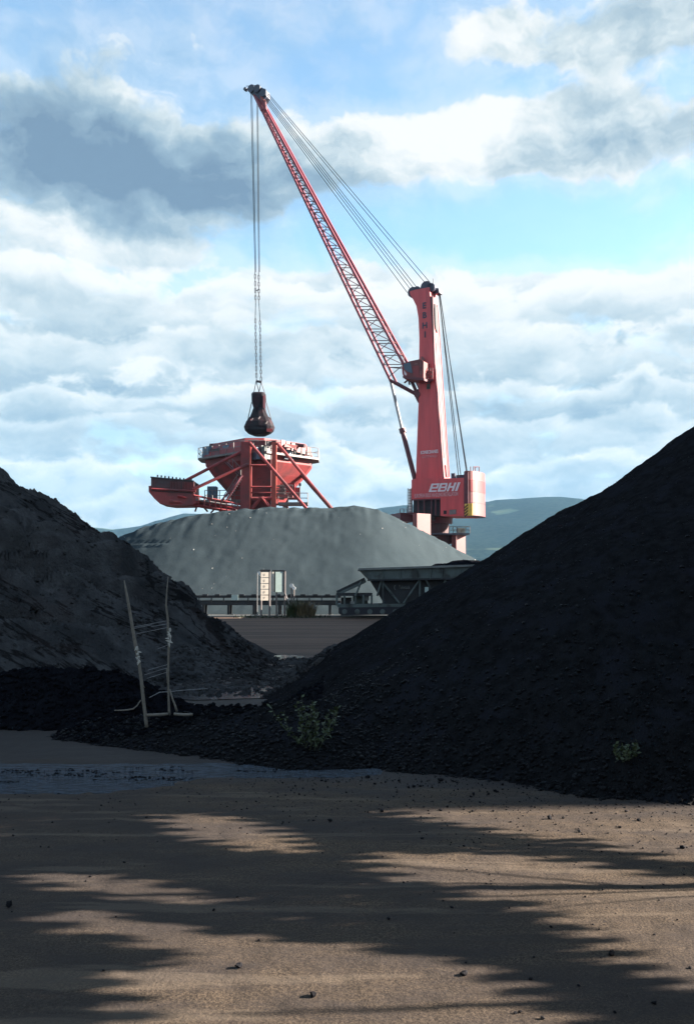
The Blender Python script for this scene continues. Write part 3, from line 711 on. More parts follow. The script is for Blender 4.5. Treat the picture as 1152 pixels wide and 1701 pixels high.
rod('railing', Lp(786, 775.5, .6), Lp(795, 775.5, -.4), .06, 'dark_red', cwt)
for a, b in (((752, 790), (752, 795)), ((754, 790), (754, 795)), ((762, 792), (762, 795))): 
    pass
mb = MB(); mb.box(Lp(753, 792, .8), (.5, .5, .9), (F_, S_, Z_)); mb.build('roof_unit', 'navy', house)
mb = MB(); mb.box(Lp(766, 793, .3), (1.1, .8, .6), (F_, S_, Z_)); mb.build('roof_unit', 'navy', house)
# front access platform and ladder
mb = MB(); prismL(mb, [(676, 851), (690, 851), (690, 853.5), (676, 853.5)], 2.2, 0); mb.build('access_platform', 'dark_red', crane)
mb = MB(); prismL(mb, [(678.5, 812), (682, 812), (682, 851), (678.5, 851)], 1.9, 1.4); mb.build('cable_trunk', 'white', crane)
for px in (676.8, 683.0): rod('ladder_stile', Lp(px, 811, 2.2), Lp(px, 852, 2.2), .05, 'rail', crane)
for k in range(9): rod('ladder_rung', Lp(676.8, 814 + 4.5 * k, 2.2), Lp(683, 814 + 4.5 * k, 2.2), .04, 'rail', crane)
# portal under the slewing part
def yawbox(mbx, px0, px1, y0, y1, Y, depth, yaw=rad(37)):
    c = W((px0 + px1) / 2, (y0 + y1) / 2, Y); w = (px1 - px0) / FPX * Y / (math.cos(yaw)); h = abs(y1 - y0) / FPX * Y
    ax = (Vector((math.cos(yaw), math.sin(yaw), 0)), Vector((-math.sin(yaw), math.cos(yaw), 0)), Z_)
    mbx.box(c + ax[1] * depth / 2, (w, depth, h), ax)
def y_ground(Y): return 970 + 1.6 * FPX / Y
mb = MB(); yawbox(mb, 664, 692, 852, 866, 121, 4.0, rad(20)); mb.build('portal_deck', 'dark_red', crane)
mb = MB(); yawbox(mb, 692, 716, 853, y_ground(111), 111, .8); mb.build('portal_leg', 'pale_red', crane)  # pale pink puts sunlight into this leg's colour; far legs are darker
mb = MB(); c = W(729, 900, 121); mb.tube([Vector((c.x, c.y, 0.3)), Vector((c.x, c.y, Lp(729, 860, 0).z))], [1.45, 1.3], 20); ped = mb.build('pedestal', 'sooty', crane)
mb = MB(); zt = Lp(729, 858, 0).z; mb.tube([Vector((c.x, c.y, zt - .9)), Vector((c.x, c.y, zt + .35))], [1.75, 1.9], 24); mb.build('slewing_ring', 'dark_red', crane)
mb = MB(); yawbox(mb, 716, 780, 885.5, 888, 119, 3.4, rad(6)); plat = mb.build('portal_platform', 'navy', crane)
mb = MB(); yawbox(mb, 757, 774, 889, y_ground(119), 119.6, .9); mb.build('portal_leg', 'pale_red', crane)
mb = MB(); yawbox(mb, 664, 676, 866, y_ground(124), 124, .9); mb.build('portal_leg', 'sooty', crane)
mb = MB(); yawbox(mb, 718, 757, 888.5, 902, 120.5, 2.4, rad(6)); mb.build('portal_beam', 'sooty', crane)
mb = MB(); yawbox(mb, 720, 730, 902, y_ground(125), 125, .9); mb.build('portal_leg', 'sooty', crane)
for k, px in enumerate((745, 752, 759, 766, 773, 780)): rod('rail_post', W(px, 886, 119.3), W(px, 875, 119.3), .045, 'rail', plat)
for py in (875, 880.5): rod('railing', W(745, py, 119.3), W(780, py, 119.3), .04, 'rail', plat)
for k, px in enumerate((664, 670, 676)): rod('rail_post', W(px, 853, 121), W(px, 845, 121), .045, 'dark_red', plat)
rod('railing', W(664, 845.5, 121), W(676, 845.5, 121), .04, 'dark_red', plat)
mb = MB(); yawbox(mb, 760, 772, 877, 885, 120.6, .8, rad(10)); mb.build('control_box', 'machine', plat)
# boom
NB = 26
def bw(t): return .95 * (1 - t) + .33 * t if t > .12 else .95
boomA = [(648, 632), (631, 596), (604, 537), (554.6, 437), (527, 376), (470, 255), (424, 160)]
boomB = [(672, 609), (662, 590), (631, 533), (574, 437), (542, 376), (480, 255), (431, 163)]
def boompt(tab, t):
    L = [0]
    for i in range(1, len(tab)): L.append(L[-1] + math.dist(tab[i], tab[i - 1]))
    q = t * L[-1]; return float(np.interp(q, L, [p[0] for p in tab])), float(np.interp(q, L, [p[1] for p in tab]))
def chordpt(tab, t, side):
    w = bw(t); p = Lp(*boompt(tab, t), w)
    return p if side > 0 else p - S_ * 2 * w
boom = rod('boom', chordpt(boomA, 0, 1), chordpt(boomA, 1, 1), .19, 'boom_red', crane)
for tab, side, r, m in ((boomB, 1, .2, 'boom_red'), (boomA, -1, .17, 'boom_red'), (boomB, -1, .2, 'boom_red')):
    rod('chord', chordpt(tab, 0, side), chordpt(tab, 1, side), r, m, boom)
ts = [1 - (1 - i / NB) ** 1.0 for i in range(NB + 1)]
def at_y(tab, py, side):          # point of a chord at picture height py
    xs_ = [p[0] for p in tab][::-1]; ys_ = [p[1] for p in tab][::-1]
    L0, L1 = tab[0][1], tab[-1][1]; w = bw((L0 - py) / (L0 - L1)); p = Lp(float(np.interp(py, ys_, xs_)), py, w)
    return p if side > 0 else p - S_ * 2 * w
lev = [626.0]; st_ = 20.5
while lev[-1] > 190: lev.append(lev[-1] - st_); st_ = max(10.5, st_ - .42)
for i in range(len(lev) - 1):
    y0, y1 = lev[i], lev[i + 1]; yb0, yb1 = min(y0, 609), min(y1, 609)
    for side in (1, -1):
        A0, A1, B0, B1 = at_y(boomA, y0, side), at_y(boomA, y1, side), at_y(boomB, yb0, side), at_y(boomB, yb1, side)
        rod('brace', A1, B1, .062, 'lace', boom, 5)
        if side > 0: rod('brace', A0, B1, .058, 'lace', boom, 5)
        else: rod('brace', B0, A1, .058, 'lace', boom, 5)
    T0, T1, U0, U1 = at_y(boomB, yb0, 1), at_y(boomB, yb1, 1), at_y(boomB, yb0, -1), at_y(boomB, yb1, -1)
    rod('brace', T1, U1, .055, 'pale_red', boom, 5); rod('brace', T0 if i % 2 else U0, U1 if i % 2 else T1, .05, 'pale_red', boom, 5)  # top-face braces coloured paler, as if sunlit
    rod('brace', at_y(boomA, y1, 1), at_y(boomA, y1, -1), .05, 'lace', boom, 5)
# walkway along the boom top
for side in (.45, -.45):
    pa = Lp(*boompt(boomB, .02), side); pb = Lp(*boompt(boomB, .97), side * .4)
    rod('walkway_rail', pa, pb, .055, 'pale_red', boom, 5)
# boom foot
for s in (1.0, -1.0):
    rod('foot_strut', Lp(648, 632, .95) + S_ * (s - .95), Lp(690, 655, .95) + S_ * (s - .95), .24, 'dark_red', boom)
    rod('foot_strut', Lp(672, 609, .95) + S_ * (s - .95), Lp(692, 653, .95) + S_ * (s - .95), .22, 'dark_red', boom)
rod('foot_pin', Lp(692, 655, 1.3), Lp(692, 655, 1.3) - S_ * 2.6, .45, 'dark_red', boom, 12)
mb = MB(); prismL(mb, [(688, 648), (697, 645), (697, 672), (693, 668), (688, 658)], 1.15, -1.15); mb.build('boom_bracket', 'dark_red', crane)
# boom head
mb = MB(); prismL(mb, [(411, 146), (414, 142.5), (420, 140.5), (430, 143), (436, 146), (441, 150), (442, 160), (437, 168), (430, 163), (422, 156), (415, 155)], .6, -.5); head = mb.build('boom_head', 'navy', boom)
disc('sheave', Lp(408, 148.5, 0), .28, .5, 'navy', head); rod('head_arm', Lp(408, 148.5, 0), Lp(414, 147.5, 0), .12, 'navy', head)
rod('head_rail', Lp(409, 143, .3), Lp(416, 142.5, .3), .05, 'navy', head); 
for px, py in ((417, 147), (427, 147), (437, 154)): disc('sheave', Lp(px, py, .75), .62, .2, 'navy', head)
rod('chord', Lp(423, 158, .3), Lp(436, 184, .4), .3, 'boom_red', head); rod('chord', Lp(438, 162, .3), Lp(441, 184, .4), .3, 'boom_red', head)
mb = MB(); prismL(mb, [(431, 158), (436, 160), (439, 167), (434, 166)], .66, .5); mb.build('lamp_plate', 'orange', head)
# luffing cylinder
mid = Lp(668, 716, .2); rod('piston_rod', Lp(649, 634, .2), mid, .21, 'grey_steel', crane, 10)
cyl = rod('cylinder', mid, Lp(689, 797, .2), .33, 'dark_red', crane, 12); rod('collar', Lp(667.3, 712, .2), Lp(669, 719, .2), .46, 'dark_red', cyl, 12)
# ropes
for (a, b, s) in (((440, 166), (676, 486), .9), ((441, 164), (683, 483), .5), ((442, 162), (688, 481), .1), ((443, 160), (693, 479), -.3), ((444, 157), (709, 474), .6), ((446, 156), (717, 473), -.2)):
    rod('luffing_rope', Lp(*a, s * .6), Lp(*b, s), .045, 'rope', crane, 5)
for (a, b, s) in (((728, 484), (765, 792), .4), ((728, 484), (761, 792), 1.0), ((729, 484), (775.5, 784), .2), ((729.5, 484), (774, 784), .7)):
    rod('hoist_rope', Lp(*a, -.3), Lp(*b, s), .055, 'rope', crane, 5)
tipY = Lp(420, 150, 0).y
for (x0, x1, dy) in ((416.5, 423.5, 0), (418.5, 425.2, 1), (426.5, 429.6, 0), (428, 431.2, 1)):
    rod('hoist_rope', W(x0, 155, tipY + dy), W(x1, 452, tipY + dy), .048, 'rope', crane, 5)

# ------------------------------------------------------------------ grab, hanging from the ropes
grab = thing('grab_bucket', W(430, 724, tipY), 'dark clamshell grab hanging on chains above the red hopper', 'grab bucket')
def chain(a, b, parent, r=.11):
    a = Vector(a); b = Vector(b); L = (b - a).length; n = int(L / .52); m_ = MB(); d = (b - a) / n
    X1 = Vector((1, 0, 0)); X2 = Vector((0, 1, 0))
    for i in range(n):
        p = a + d * i; q = a + d * (i + 1.15); o = (X1 if i % 2 else X2) * r
        m_.bar(p + o, q + o, .08); m_.bar(p - o, q - o, .08); m_.bar(p - o, p + o, .07, .07)
    return m_.build('chain', 'chain', parent)
for a, b in (((423.5, 450), (424.5, 503)), ((429.5, 452), (430, 503)), ((424, 524), (426, 632)), ((431.5, 527), (433.5, 632))): chain(W(*a, tipY), W(*b, tipY), grab)
rod('link_bar', W(424, 483, tipY), W(431, 481, tipY), .07, 'chain', grab)
for a, b in (((424.5, 503), (424, 524)), ((430, 503), (431.5, 527))): rod('rope', W(*a, tipY), W(*b, tipY), .055, 'rope', grab)
rod('yoke', W(425, 633, tipY), W(434.5, 634.5, tipY), .2, 'chain', grab)
for a, b in (((425, 635), (421.5, 653)), ((426, 635), (430.5, 652)), ((433.5, 635), (430, 652)), ((434, 636), (440, 654))): rod('sling', W(*a, tipY), W(*b, tipY), .06, 'chain', grab)
def loft_sil(rows, Y, dep, name, m, parent):   # rows: (py, px_left, px_right, depthscale)
    rings = []
    for py, l, r, ds in rows:
        c = W((l + r) / 2, py, Y); hw = (r - l) / 2 / FPX * Y; ring = []
        for k in range(16):
            a = 2 * math.pi * k / 16; ca, sa = math.cos(a), math.sin(a)
            ring.append(c + Vector((hw * math.copysign(abs(ca) ** .6, ca), dep * ds * math.copysign(abs(sa) ** .6, sa), 0)))
        rings.append(ring)
    b = MB(); b.loft(rings[::-1]); return b.build(name, m, parent)
loft_sil([(653, 419, 440, .8), (656, 417.5, 441.5, 1), (668, 418, 441, 1), (679, 421, 440, .9)], tipY, 1.2, 'grab_head', 'grab', grab)
loft_sil([(678, 421, 441, .9), (686, 418, 443, 1), (696, 414, 448, 1.2)], tipY, 1.1, 'grab_neck', 'grab', grab)
shell = loft_sil([(694, 414, 449, 1.0), (702, 408.5, 453.5, 1.3), (710, 405, 456.5, 1.4), (715, 406.5, 455, 1.35), (719.5, 411, 450, 1.2), (723.5, 421, 441, .95)], tipY, 1.25, 'bucket_shell', 'grab', grab)
for a, b in (((418, 668), (411, 700)), ((442, 668), (450.5, 697)), ((441, 655), (442, 668))): rod('closing_rope', W(*a, tipY - .8), W(*b, tipY - .8), .07, 'chain', grab)
for (l, t_, r, b_, m) in ((437, 657, 441, 678, 'dark_red'), (443, 712, 452, 717, 'oxide'), (416, 696, 420, 699, 'oxide')):
    mb = MB(); mb.hexa([W(l, b_, tipY - 1.6), W(r, b_, tipY - 1.5), W(r, b_, tipY - .9), W(l, b_, tipY - .9), W(l, t_, tipY - 1.6), W(r, t_, tipY - 1.5), W(r, t_, tipY - .9), W(l, t_, tipY - .9)]); mb.build('side_plate', m, grab)
for k, (px, py) in enumerate(((417, 699), (429, 696), (441, 704))):
    rod('hinge_arm', W(px, py, tipY - 1.9), W(px + 3, py - 4, tipY - 1.7), .1, 'rail', grab)

# ------------------------------------------------------------------ red ship-unloading hopper
YH = 105.0
hop = thing('quay_hopper', Vector((W(432, 850, YH).x, YH, 0)), 'big red quay hopper with railings, braces and a boxy discharge arm', 'hopper')
hc = W(430, 850, YH)
def hz_(py, Y=YH): return W(430, py, Y).z
def diam(hd, z, ch=.82, dy=0):       # square turned 45 degrees with cut corners
    c = Vector((hc.x, YH + dy, z)); k = hd; q = hd * (1 - ch)
    pts = []
    for ax, ay in ((0, -1), (1, 0), (0, 1), (-1, 0)):
        d = Vector((ax, ay, 0)); tdir = Vector((-ay, ax, 0))
        pts += [c + d * k * .93 - tdir * q, c + d * k * .93 + tdir * q]
    return pts
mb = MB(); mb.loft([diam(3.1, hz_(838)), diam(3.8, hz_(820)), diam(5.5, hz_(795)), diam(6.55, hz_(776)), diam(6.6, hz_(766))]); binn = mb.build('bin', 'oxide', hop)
mb = MB(); mb.loft([diam(6.9, hz_(764)), diam(6.6, hz_(755)), diam(5.9, hz_(740)), diam(5.5, hz_(740)), diam(5.0, hz_(764))], cap=False); mb.build('hopper_skirt', 'oxide', hop)
mb = MB(); mb.loft([diam(5.3, hz_(748)), diam(5.3, hz_(747))]); mb.build('coal_load', 'coal_dark', hop)
# stiffener ribs on the bin
for k in range(1, 14):
    for sx in (1, -1):
        f = k / 14; a = Vector((hc.x + sx * 6.6 * f * .95, YH - 6.6 * (1 - f) * .95 - .35, hz_(768))); b = Vector((hc.x + sx * 4.9 * f * .95, YH - 4.9 * (1 - f) * .95 - .35, hz_(795)))
        if k % 2 == 0: rod('stiffener', a, b, .07, 'oxide', binn, 4)
# walkway ring
mb = MB()
o1, o2 = diam(7.5, hz_(766.5)), diam(6.6, hz_(766.5)); o3 = [p + Vector((0, 0, .22)) for p in o1]; o4 = [p + Vector((0, 0, .22)) for p in o2]
for i in range(8):
    j = (i + 1) % 8; mb.hexa([o1[i], o1[j], o2[j], o2[i], o3[i], o3[j], o4[j], o4[i]])
walk = mb.build('walkway', 'rail', hop)
outer = diam(7.45, hz_(765))
for i in range(8):
    a, b = outer[i], outer[(i + 1) % 8]; n = max(1, int((b - a).length / 1.15))
    for k in range(n):
        p = a.lerp(b, k / n); rod('rail_post', p, p + Vector((0, 0, 1.25)), .04, 'rail', walk, 5)
    for h in (.65, 1.25): rod('railing', a + Vector((0, 0, h)), b + Vector((0, 0, h)), .035, 'rail', walk, 5)
# machinery along the walkway
for k, (px, w, h, m) in enumerate(((345, 1.2, 1.5, 'blue_box'), (360, 1.5, 1.2, 'machine_dark'), (378, 1.1, 1.6, 'blue_box'), (392, .9, 1.2, 'machine_dark'), (425, 1.0, 1.3, 'blue_box'), (436, .8, 1.5, 'machine'), (445, .6, 1.9, 'rail'), (477, 1.3, 1.5, 'blue_box'), (490, .8, 1.0, 'machine_dark'), (500, .7, 1.0, 'machine_dark'), (510, .8, 1.0, 'machine_dark'))):
    f = (px - 430) / 1500 * YH; Y = YH - (7.0 - abs(f)) ; Y = max(Y, YH - 6.9)
    slab('drive_unit', (W(px, 760, Y).x, Y - .1, hz_(765, Y) + h / 2 + .1), (w, .6, h), m, hop, rad(45) * (-1 if f < 0 else 1))
for k in range(6):
    px = 470 + k * 8.5; slab('hatch_plate', (W(px, 750, YH - 5 + k * .6).x, YH - 5.4 + k * .62, hz_(749.5 + k * 1.0, YH)), (.5, .12, .9), 'pale_red', hop, rad(45))
mb = MB(); mb.hexa([W(472, 742, 99), W(486, 744, 100.6), W(486, 744, 101.4), W(472, 742, 99.8), W(474, 737, 99.6), W(500, 741, 101.4), W(500, 741, 102.2), W(474, 737, 100.4)]); mb.build('rim_plate', 'pale_red', hop)
for px0, px1, py0, py1, Y in ((349, 412, 740, 735, 102), (412, 460, 734.5, 734.5, 98.6), (460, 506, 735, 741, 101)):
    rod('rim_beam', W(px0, py0, Y + 2), W(px1, py1, Y), .22, 'sooty', hop, 6)
for px in (413, 415.5, 419, 423, 428): rod('rim_fitting', W(px, 733.5, 98.5), W(px, 730 + (px % 3), 98.5), .05, 'navy', hop, 4)
rod('rim_rail', W(412, 731, 98.5), W(429, 731, 98.5), .04, 'rail', hop, 4)
# legs
def leg(px0, px1, ytop, Y, m, depth=1.0):
    b = MB(); c = W((px0 + px1) / 2, ytop, Y); w = (px1 - px0) / FPX * Y; b.box(((c.x), Y + depth / 2, c.z / 2), (w, depth, c.z)); return b.build('leg', m, hop)
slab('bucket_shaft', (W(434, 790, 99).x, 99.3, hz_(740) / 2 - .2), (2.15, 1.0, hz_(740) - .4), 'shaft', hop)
l1 = leg(400, 417, 734, 97.3, 'oxide', 1.2); leg(451, 459, 734, 97.6, 'orange', .6); leg(441, 450, 760, 112.5, 'sooty', .8); leg(470, 479, 760, 113, 'sooty', .8)  # thin front leg coloured orange as if sunlit, the others darker
mb = MB(); mb.bar(W(414.8, 736, 97.25), W(414.8, 849, 97.25), .12); mb.build('leg_flange', 'orange', l1)
for a, b, Ya, Yb, r, m in (((415, 736), (503, 838), 97, 94.5, .17, 'oxide'), ((460, 736), (548, 842), 97.4, 95.5, .17, 'oxide'), ((405, 748), (305, 800), 97.6, 97, .17, 'oxide'), ((412, 771), (320, 813), 97, 96, .17, 'oxide'),
                         ((402, 790), (368, 832), 97, 96, .13, 'dark_red'), ((485, 770), (548, 842), 104, 103, .24, 'sooty')):
    a_ = W(*a, Ya); b_ = W(*b, Yb); e = b_ + (b_ - a_) * (.35 if b[1] > 835 else 0)
    rod('brace', a_, e, r, m, hop, 8)
for py, r in ((773, .13), (809, .13), (818.5, .09), (828, .2)): rod('cross_beam', W(417, py, 97.4), W(451, py, 97.6), r, 'oxide', hop, 6)
rod('brace', W(418, 846, 97.4), W(433, 826, 97.5), .2, 'oxide', hop); rod('brace', W(450, 846, 97.4), W(435, 826, 97.5), .2, 'oxide', hop)
mb = MB(); mb.hexa([W(420, 850, 99), W(449, 850, 99), W(449, 850, 103), W(420, 850, 103), W(421, 812, 99.5), W(449, 812, 99.5), W(449, 812, 103), W(421, 812, 103)]); mb.build('discharge_chute', 'sooty', hop)
# stairs
for (a, b, Y) in (((375, 767), (398, 790), 97.5), ((372, 838), (400, 795), 97)):
    A = W(*a, Y); B = W(*b, Y); off = Vector((0, .8, 0))
    st = rod('stair_stringer', A, B, .09, 'dark_red', hop); rod('stair_stringer', A + off, B + off, .09, 'dark_red', hop)
    rod('handrail', A + Vector((0, 0, 1.0)), B + Vector((0, 0, 1.0)), .045, 'rail', hop)
    for k in range(12): p = A.lerp(B, (k + .5) / 12); slab('tread', p + Vector((0, .4, 0)), (.3, .8, .06), 'grey_steel', hop)
    for k in range(5): p = A.lerp(B, k / 4); rod('rail_post', p, p + Vector((0, 0, 1.0)), .035, 'rail', hop, 4)
# lower platforms
for (x0, x1, py, Y, m) in ((458, 486, 823.5, 98, 'pale_red'), (462, 511, 836.5, 97.5, 'rail'), (340, 402, 832, 98, 'rail')):
    a, b = W(x0, py, Y), W(x1, py, Y); pl = MB(); pl.box((a + b) / 2 + Vector((0, .8, 0)), ((b - a).length, 1.8, .28)); po = pl.build('platform', m, hop)
    n = int((b - a).length / .8)
    for k in range(n + 1):
        p = a.lerp(b, k / n); rod('rail_post', p, p + Vector((0, 0, 1.15)), .045, 'rail', po, 4)
    for h in (.6, 1.15): rod('railing', a + Vector((0, 0, h)), b + Vector((0, 0, h)), .04, 'rail', po, 4)
slab('platform_tower', W(468, 818, 98.6), (.5, .5, 1.6), 'rail', hop)
for py in (808, 812, 816, 820): slab('tower_step', W(465, py, 98.2), (1.2, .3, .12), 'rail', hop)
slab('red_machine', W(478, 812, 99.6), (1.6, 1, 1.1), 'mid_red', hop); slab('red_machine', W(488, 820, 99.9), (1.3, 1, 1.3), 'mid_red', hop); slab('control_cabin', W(353, 820, 99), (1.0, 1.2, 1.5), 'blue_box', hop)
rod('lamp_mast', W(498, 838, 98), W(498, 806, 98), .05, 'rail', hop, 5); slab('lamp', W(498, 805, 98), (.25, .2, .3), 'navy', hop)
# discharge arm
YA = 96.0
mb = MB(); 
def prismY(mb, pts, Y0, Y1):
    a = [W(px, py, Y0) for px, py in pts]; b = [Vector((p.x, Y1, p.z)) for p in a]; n = len(a)
    mb.add(a + b, [tuple(range(n)), tuple(range(n, 2 * n))[::-1]] + [(i, (i + 1) % n, n + (i + 1) % n, n + i) for i in range(n)])
prismY(mb, [(247, 807), (251, 807), (251, 816), (283, 818.5), (322, 820), (324, 827), (335, 831), (318, 839), (282, 839.5), (266, 837), (257, 829), (247, 817)], YA, YA + 3.6); arm = mb.build('discharge_box', 'oxide', hop)
mb = MB(); prismY(mb, [(251, 793), (283, 796), (322, 799), (322.5, 820.5), (283, 819), (251, 816.5)], YA + .1, YA + 3.4); hood = mb.build('hood', 'sooty', arm)
mb = MB(); mb.hexa([W(250, 794, YA), W(322, 800, YA), W(322, 800, YA + 3.5), W(250, 794, YA + 3.5), W(250, 791.5, YA), W(322, 798, YA), W(322, 798, YA + 3.5), W(250, 791.5, YA + 3.5)]); mb.build('hood_roof', 'machine_dark', hood)
for k in range(16):
    px = 284 + k * 2.5
    if k != 7: slab('corrugation', W(px, 808.5 + k * .1, YA + .08), (.07, .14, 1.1), 'oxide', hood)
for k in range(10): px = 262 + k * 6.2; slab('roof_lug', W(px, 790.5 + k * .75, YA + 1), (.14, .14, .2), 'machine_dark', hood)
for a, b, r, m in (((252, 812), (325, 816), .13, 'oxide'), ((295, 824), (400, 847), .16, 'mid_red'), ((282, 832), (400, 852), .2, 'oxide'), ((322, 823), (400, 838), .12, 'oxide'), ((325, 830), (400, 842), .1, 'rail')):
    rod('arm_beam', W(*a, YA - .1), W(*b, YA - .1 + (0 if b[0] < 390 else 1.5)), r, m, arm)
mb = MB(); prismY(mb, [(318, 828), (400, 842), (400, 853), (318, 838)], YA + 1.2, YA + 3); mb.build('conveyor_gallery', 'dark_red', arm)
for k in range(8): px = 330 + k * 9.3; rod('gallery_post', W(px, 826 + k * 1.5, YA - .1), W(px, 838 + k * 2.0, YA - .1), .06, 'oxide', arm, 4)
for k in range(6): px = 343 + k * 10; rod('rail_post', W(px, 828 + k * 1.8, YA - .1), W(px, 821 + k * 1.8, YA - .1), .04, 'rail', arm, 4)
for a, b in (((328, 838), (324, 850)), ((338, 842), (345, 850)), ((356, 846), (350, 852)), ((365, 846), (365, 853))): rod('hanger', W(*a, YA + 1), W(*b, YA + 1), .1, 'dark_red', arm, 5)

# ------------------------------------------------------------------ yard conveyor
YV = 46.0
def gx(px, Y): return (px - 576) / 1500 * Y
conv = thing('belt_conveyor', (gx(440, YV), YV, 0), 'low dark ground conveyor running in front of the grey heap', 'conveyor')
x0, x1 = gx(150, YV), gx(566, YV)
for yy in (0, .9):
    for z, h in ((.97, .09), (.60, .15)):
        mb = MB(); mb.box(((x0 + x1) / 2, YV + yy, z), (x1 - x0, .07, h)); mb.build('side_rail', 'machine_dark', conv)
mb = MB(); mb.box(((x0 + x1) / 2, YV + .45, .92), (x1 - x0, .62, .05)); mb.build('belt', 'black', conv)
mb = MB(); mb.box(((x0 + x1) / 2, YV + .45, .70), (x1 - x0, .7, .12)); mb.build('return_belt', 'machine_dark', conv)
n = int((x1 - x0) / .62)
for k in range(n): x = x0 + .3 + k * .62; slab('idler', (x, YV - .02, 1.03), (.26, .12, .1), 'machine_dark', conv)
for k in range(n): x = x0 + k * .62; slab('upright', (x, YV - .01, .80), (.05, .06, .34), 'machine_dark', conv)
k = 0; x = gx(339, YV) - 3 * 1.28
while x < x1:
    for yy in (0, .9): slab('leg', (x, YV + yy, .27), (.12, .1, .56), 'machine_dark', conv)
    slab('foot', (x, YV + .45, .02), (.3, 1.3, .06), 'machine_dark', conv); x += 1.28
pp = slab('notice_plate', W(390, 992.5, YV - .12), (.34, .03, .27), 'sign_white', conv)
# concrete kerb strip beneath it
kb = MB(); kb.box((gx(420, 44.4), 44.4, .03), (26, .5, .10)); ko = kb.build('kerb', 'rim'); tag(ko, 'low pale kerb along the far edge of the yard', kind='structure')

# ------------------------------------------------------------------ mobile loading hopper (right of the conveyor)
YM = 42.0
mac = thing('mobile_feeder', (gx(700, YM), YM, 0), 'grey mobile feed hopper with a wide trough holding black coal', 'mobile hopper')
def tri_frame(pts, Y0, Y1, name, m, parent):
    b = MB(); prismY(b, pts, Y0, Y1); return b.build(name, m, parent)
tro = tri_frame([(598, 947), (860, 937), (846, 960), (614, 963.5)], YM, YM + 2.6, 'trough', 'machine', mac)
mb = MB(); prismY(mb, [(595, 944), (862, 935), (862, 938.5), (595, 947.5)], YM - .12, YM + 2.8); mb.build('trough_rim', 'rim', mac)
mb = MB(); prismY(mb, [(612, 962), (846, 958), (846, 961), (612, 965)], YM - .05, YM + 2.4); mb.build('trough_ledge', 'machine_dark', mac)
mb = MB(); prismY(mb, [(616, 965), (800, 962), (790, 1004), (640, 1004)], YM + .3, YM + 2.2); mb.build('lower_bin', 'machine_dark', mac)
for px in (635, 664, 692, 716, 735, 765, 795): rod('rib', W(px, 944, YM - .03), W(px + (2 if px < 700 else -2), 962, YM - .03), .035, 'machine', tro, 4)
for a, b in (((633, 965), (626, 990)), ((633, 965), (663, 1002)), ((696, 964), (670, 1002)), ((697, 964), (697, 1000)), ((707, 963), (718, 985)), ((636, 965), (636, 1002)), ((740, 962), (728, 990)), ((600, 965), (590, 990))):
    rod('brace', W(*a, YM + .1), W(*b, YM + .1), .05, 'machine', mac, 6)
mb = MB(); mb.bar(W(606, 963, YM + 1), W(560, 985, YM + 1), .8, .22); mb.build('feed_belt', 'machine_dark', mac)
mb = MB(); mb.bar(W(606, 966, YM + .5), W(559, 988, YM + .5), .1, .12); mb.build('belt_frame', 'machine', mac)
mb = MB(); prismY(mb, [(558, 985), (618, 985), (618, 990), (558, 990)], YM + .2, YM + 1.6); mb.build('deck', 'machine_dark', mac)
mb = MB(); prismY(mb, [(560, 1004), (690, 1003), (690, 1008), (560, 1009)], YM + .1, YM + 2.2); mb.build('chassis', 'machine', mac)
mb = MB(); mb_pts = [(562, 1010), (566, 1008), (684, 1008), (688, 1012), (686, 1021), (566, 1022), (562, 1018)]; prismY(mb, mb_pts, YM + .1, YM + .6); trk = mb.build('crawler_track', 'black', mac)
for k in range(6): 
    c = W(572 + k * 21, 1016, YM + .08); b = MB(); b.tube([c, c + Vector((0, .1, 0))], .12, 12); b.build('track_roller', 'machine', trk)
for px in (559, 572, 590, 603, 617): rod('frame_post', W(px, 988, YM + .2), W(px, 1006, YM + .2), .05, 'machine', mac, 5)
slab('engine_box', W(598, 997, YM + 1), (.7, .8, .42), 'machine', mac); slab('engine_box', W(575, 998, YM + 1), (.5, .8, .3), 'machine_dark', mac)
slab('pump', W(608, 992, YM + .5), (.25, .3, .3), 'rim', mac); slab('pump', W(585, 1001, YM + .2), (.2, .2, .12), 'rim', mac)
slab('notice_plate', W(708, 979.5, YM - .02), (.17, .03, .24), 'sign_white', mac)
text_obj('machine_lettering', 'Telestack', W(671, 976, YM + .25), Vector((1, 0, 0)), Z_, .24, 'rim', mac, width=.52)
mb = MB(); 
for k in range(6):
    a0, a1 = rad(110 + k * 24), rad(110 + (k + 1) * 24); c = W(657.5, 976, YM + .26); mb.bar(c + Vector((.09 * math.cos(a0), 0, .11 * math.sin(a0))), c + Vector((.09 * math.cos(a1), 0, .11 * math.sin(a1))), .03)
mb.build('machine_emblem', 'rim', mac)
# coal piled in the trough
cx0, cx1 = gx(716, YM), gx(850, YM)
def trough_coal(X, Y):
    t = (X - cx0) / (cx1 - cx0); zb = 2.42; zt = zb + .30 * np.sin(np.clip(t, 0, 1) * math.pi) ** .8 * np.exp(-((Y - YM - 1.2) / .9) ** 2) + .09 * fbm(X, Y, 2.2, 4, off=41) * sstep(0, .1, t)
    return zt
hcx = heightfield('coal_load', np.arange(cx0, cx1, .06), np.arange(YM + .05, YM + 2.6, .06), trough_coal, 'coal_dark', cut=None)
tag(hcx, 'black coal heaped in the grey trough of the mobile hopper', 'coal heap')

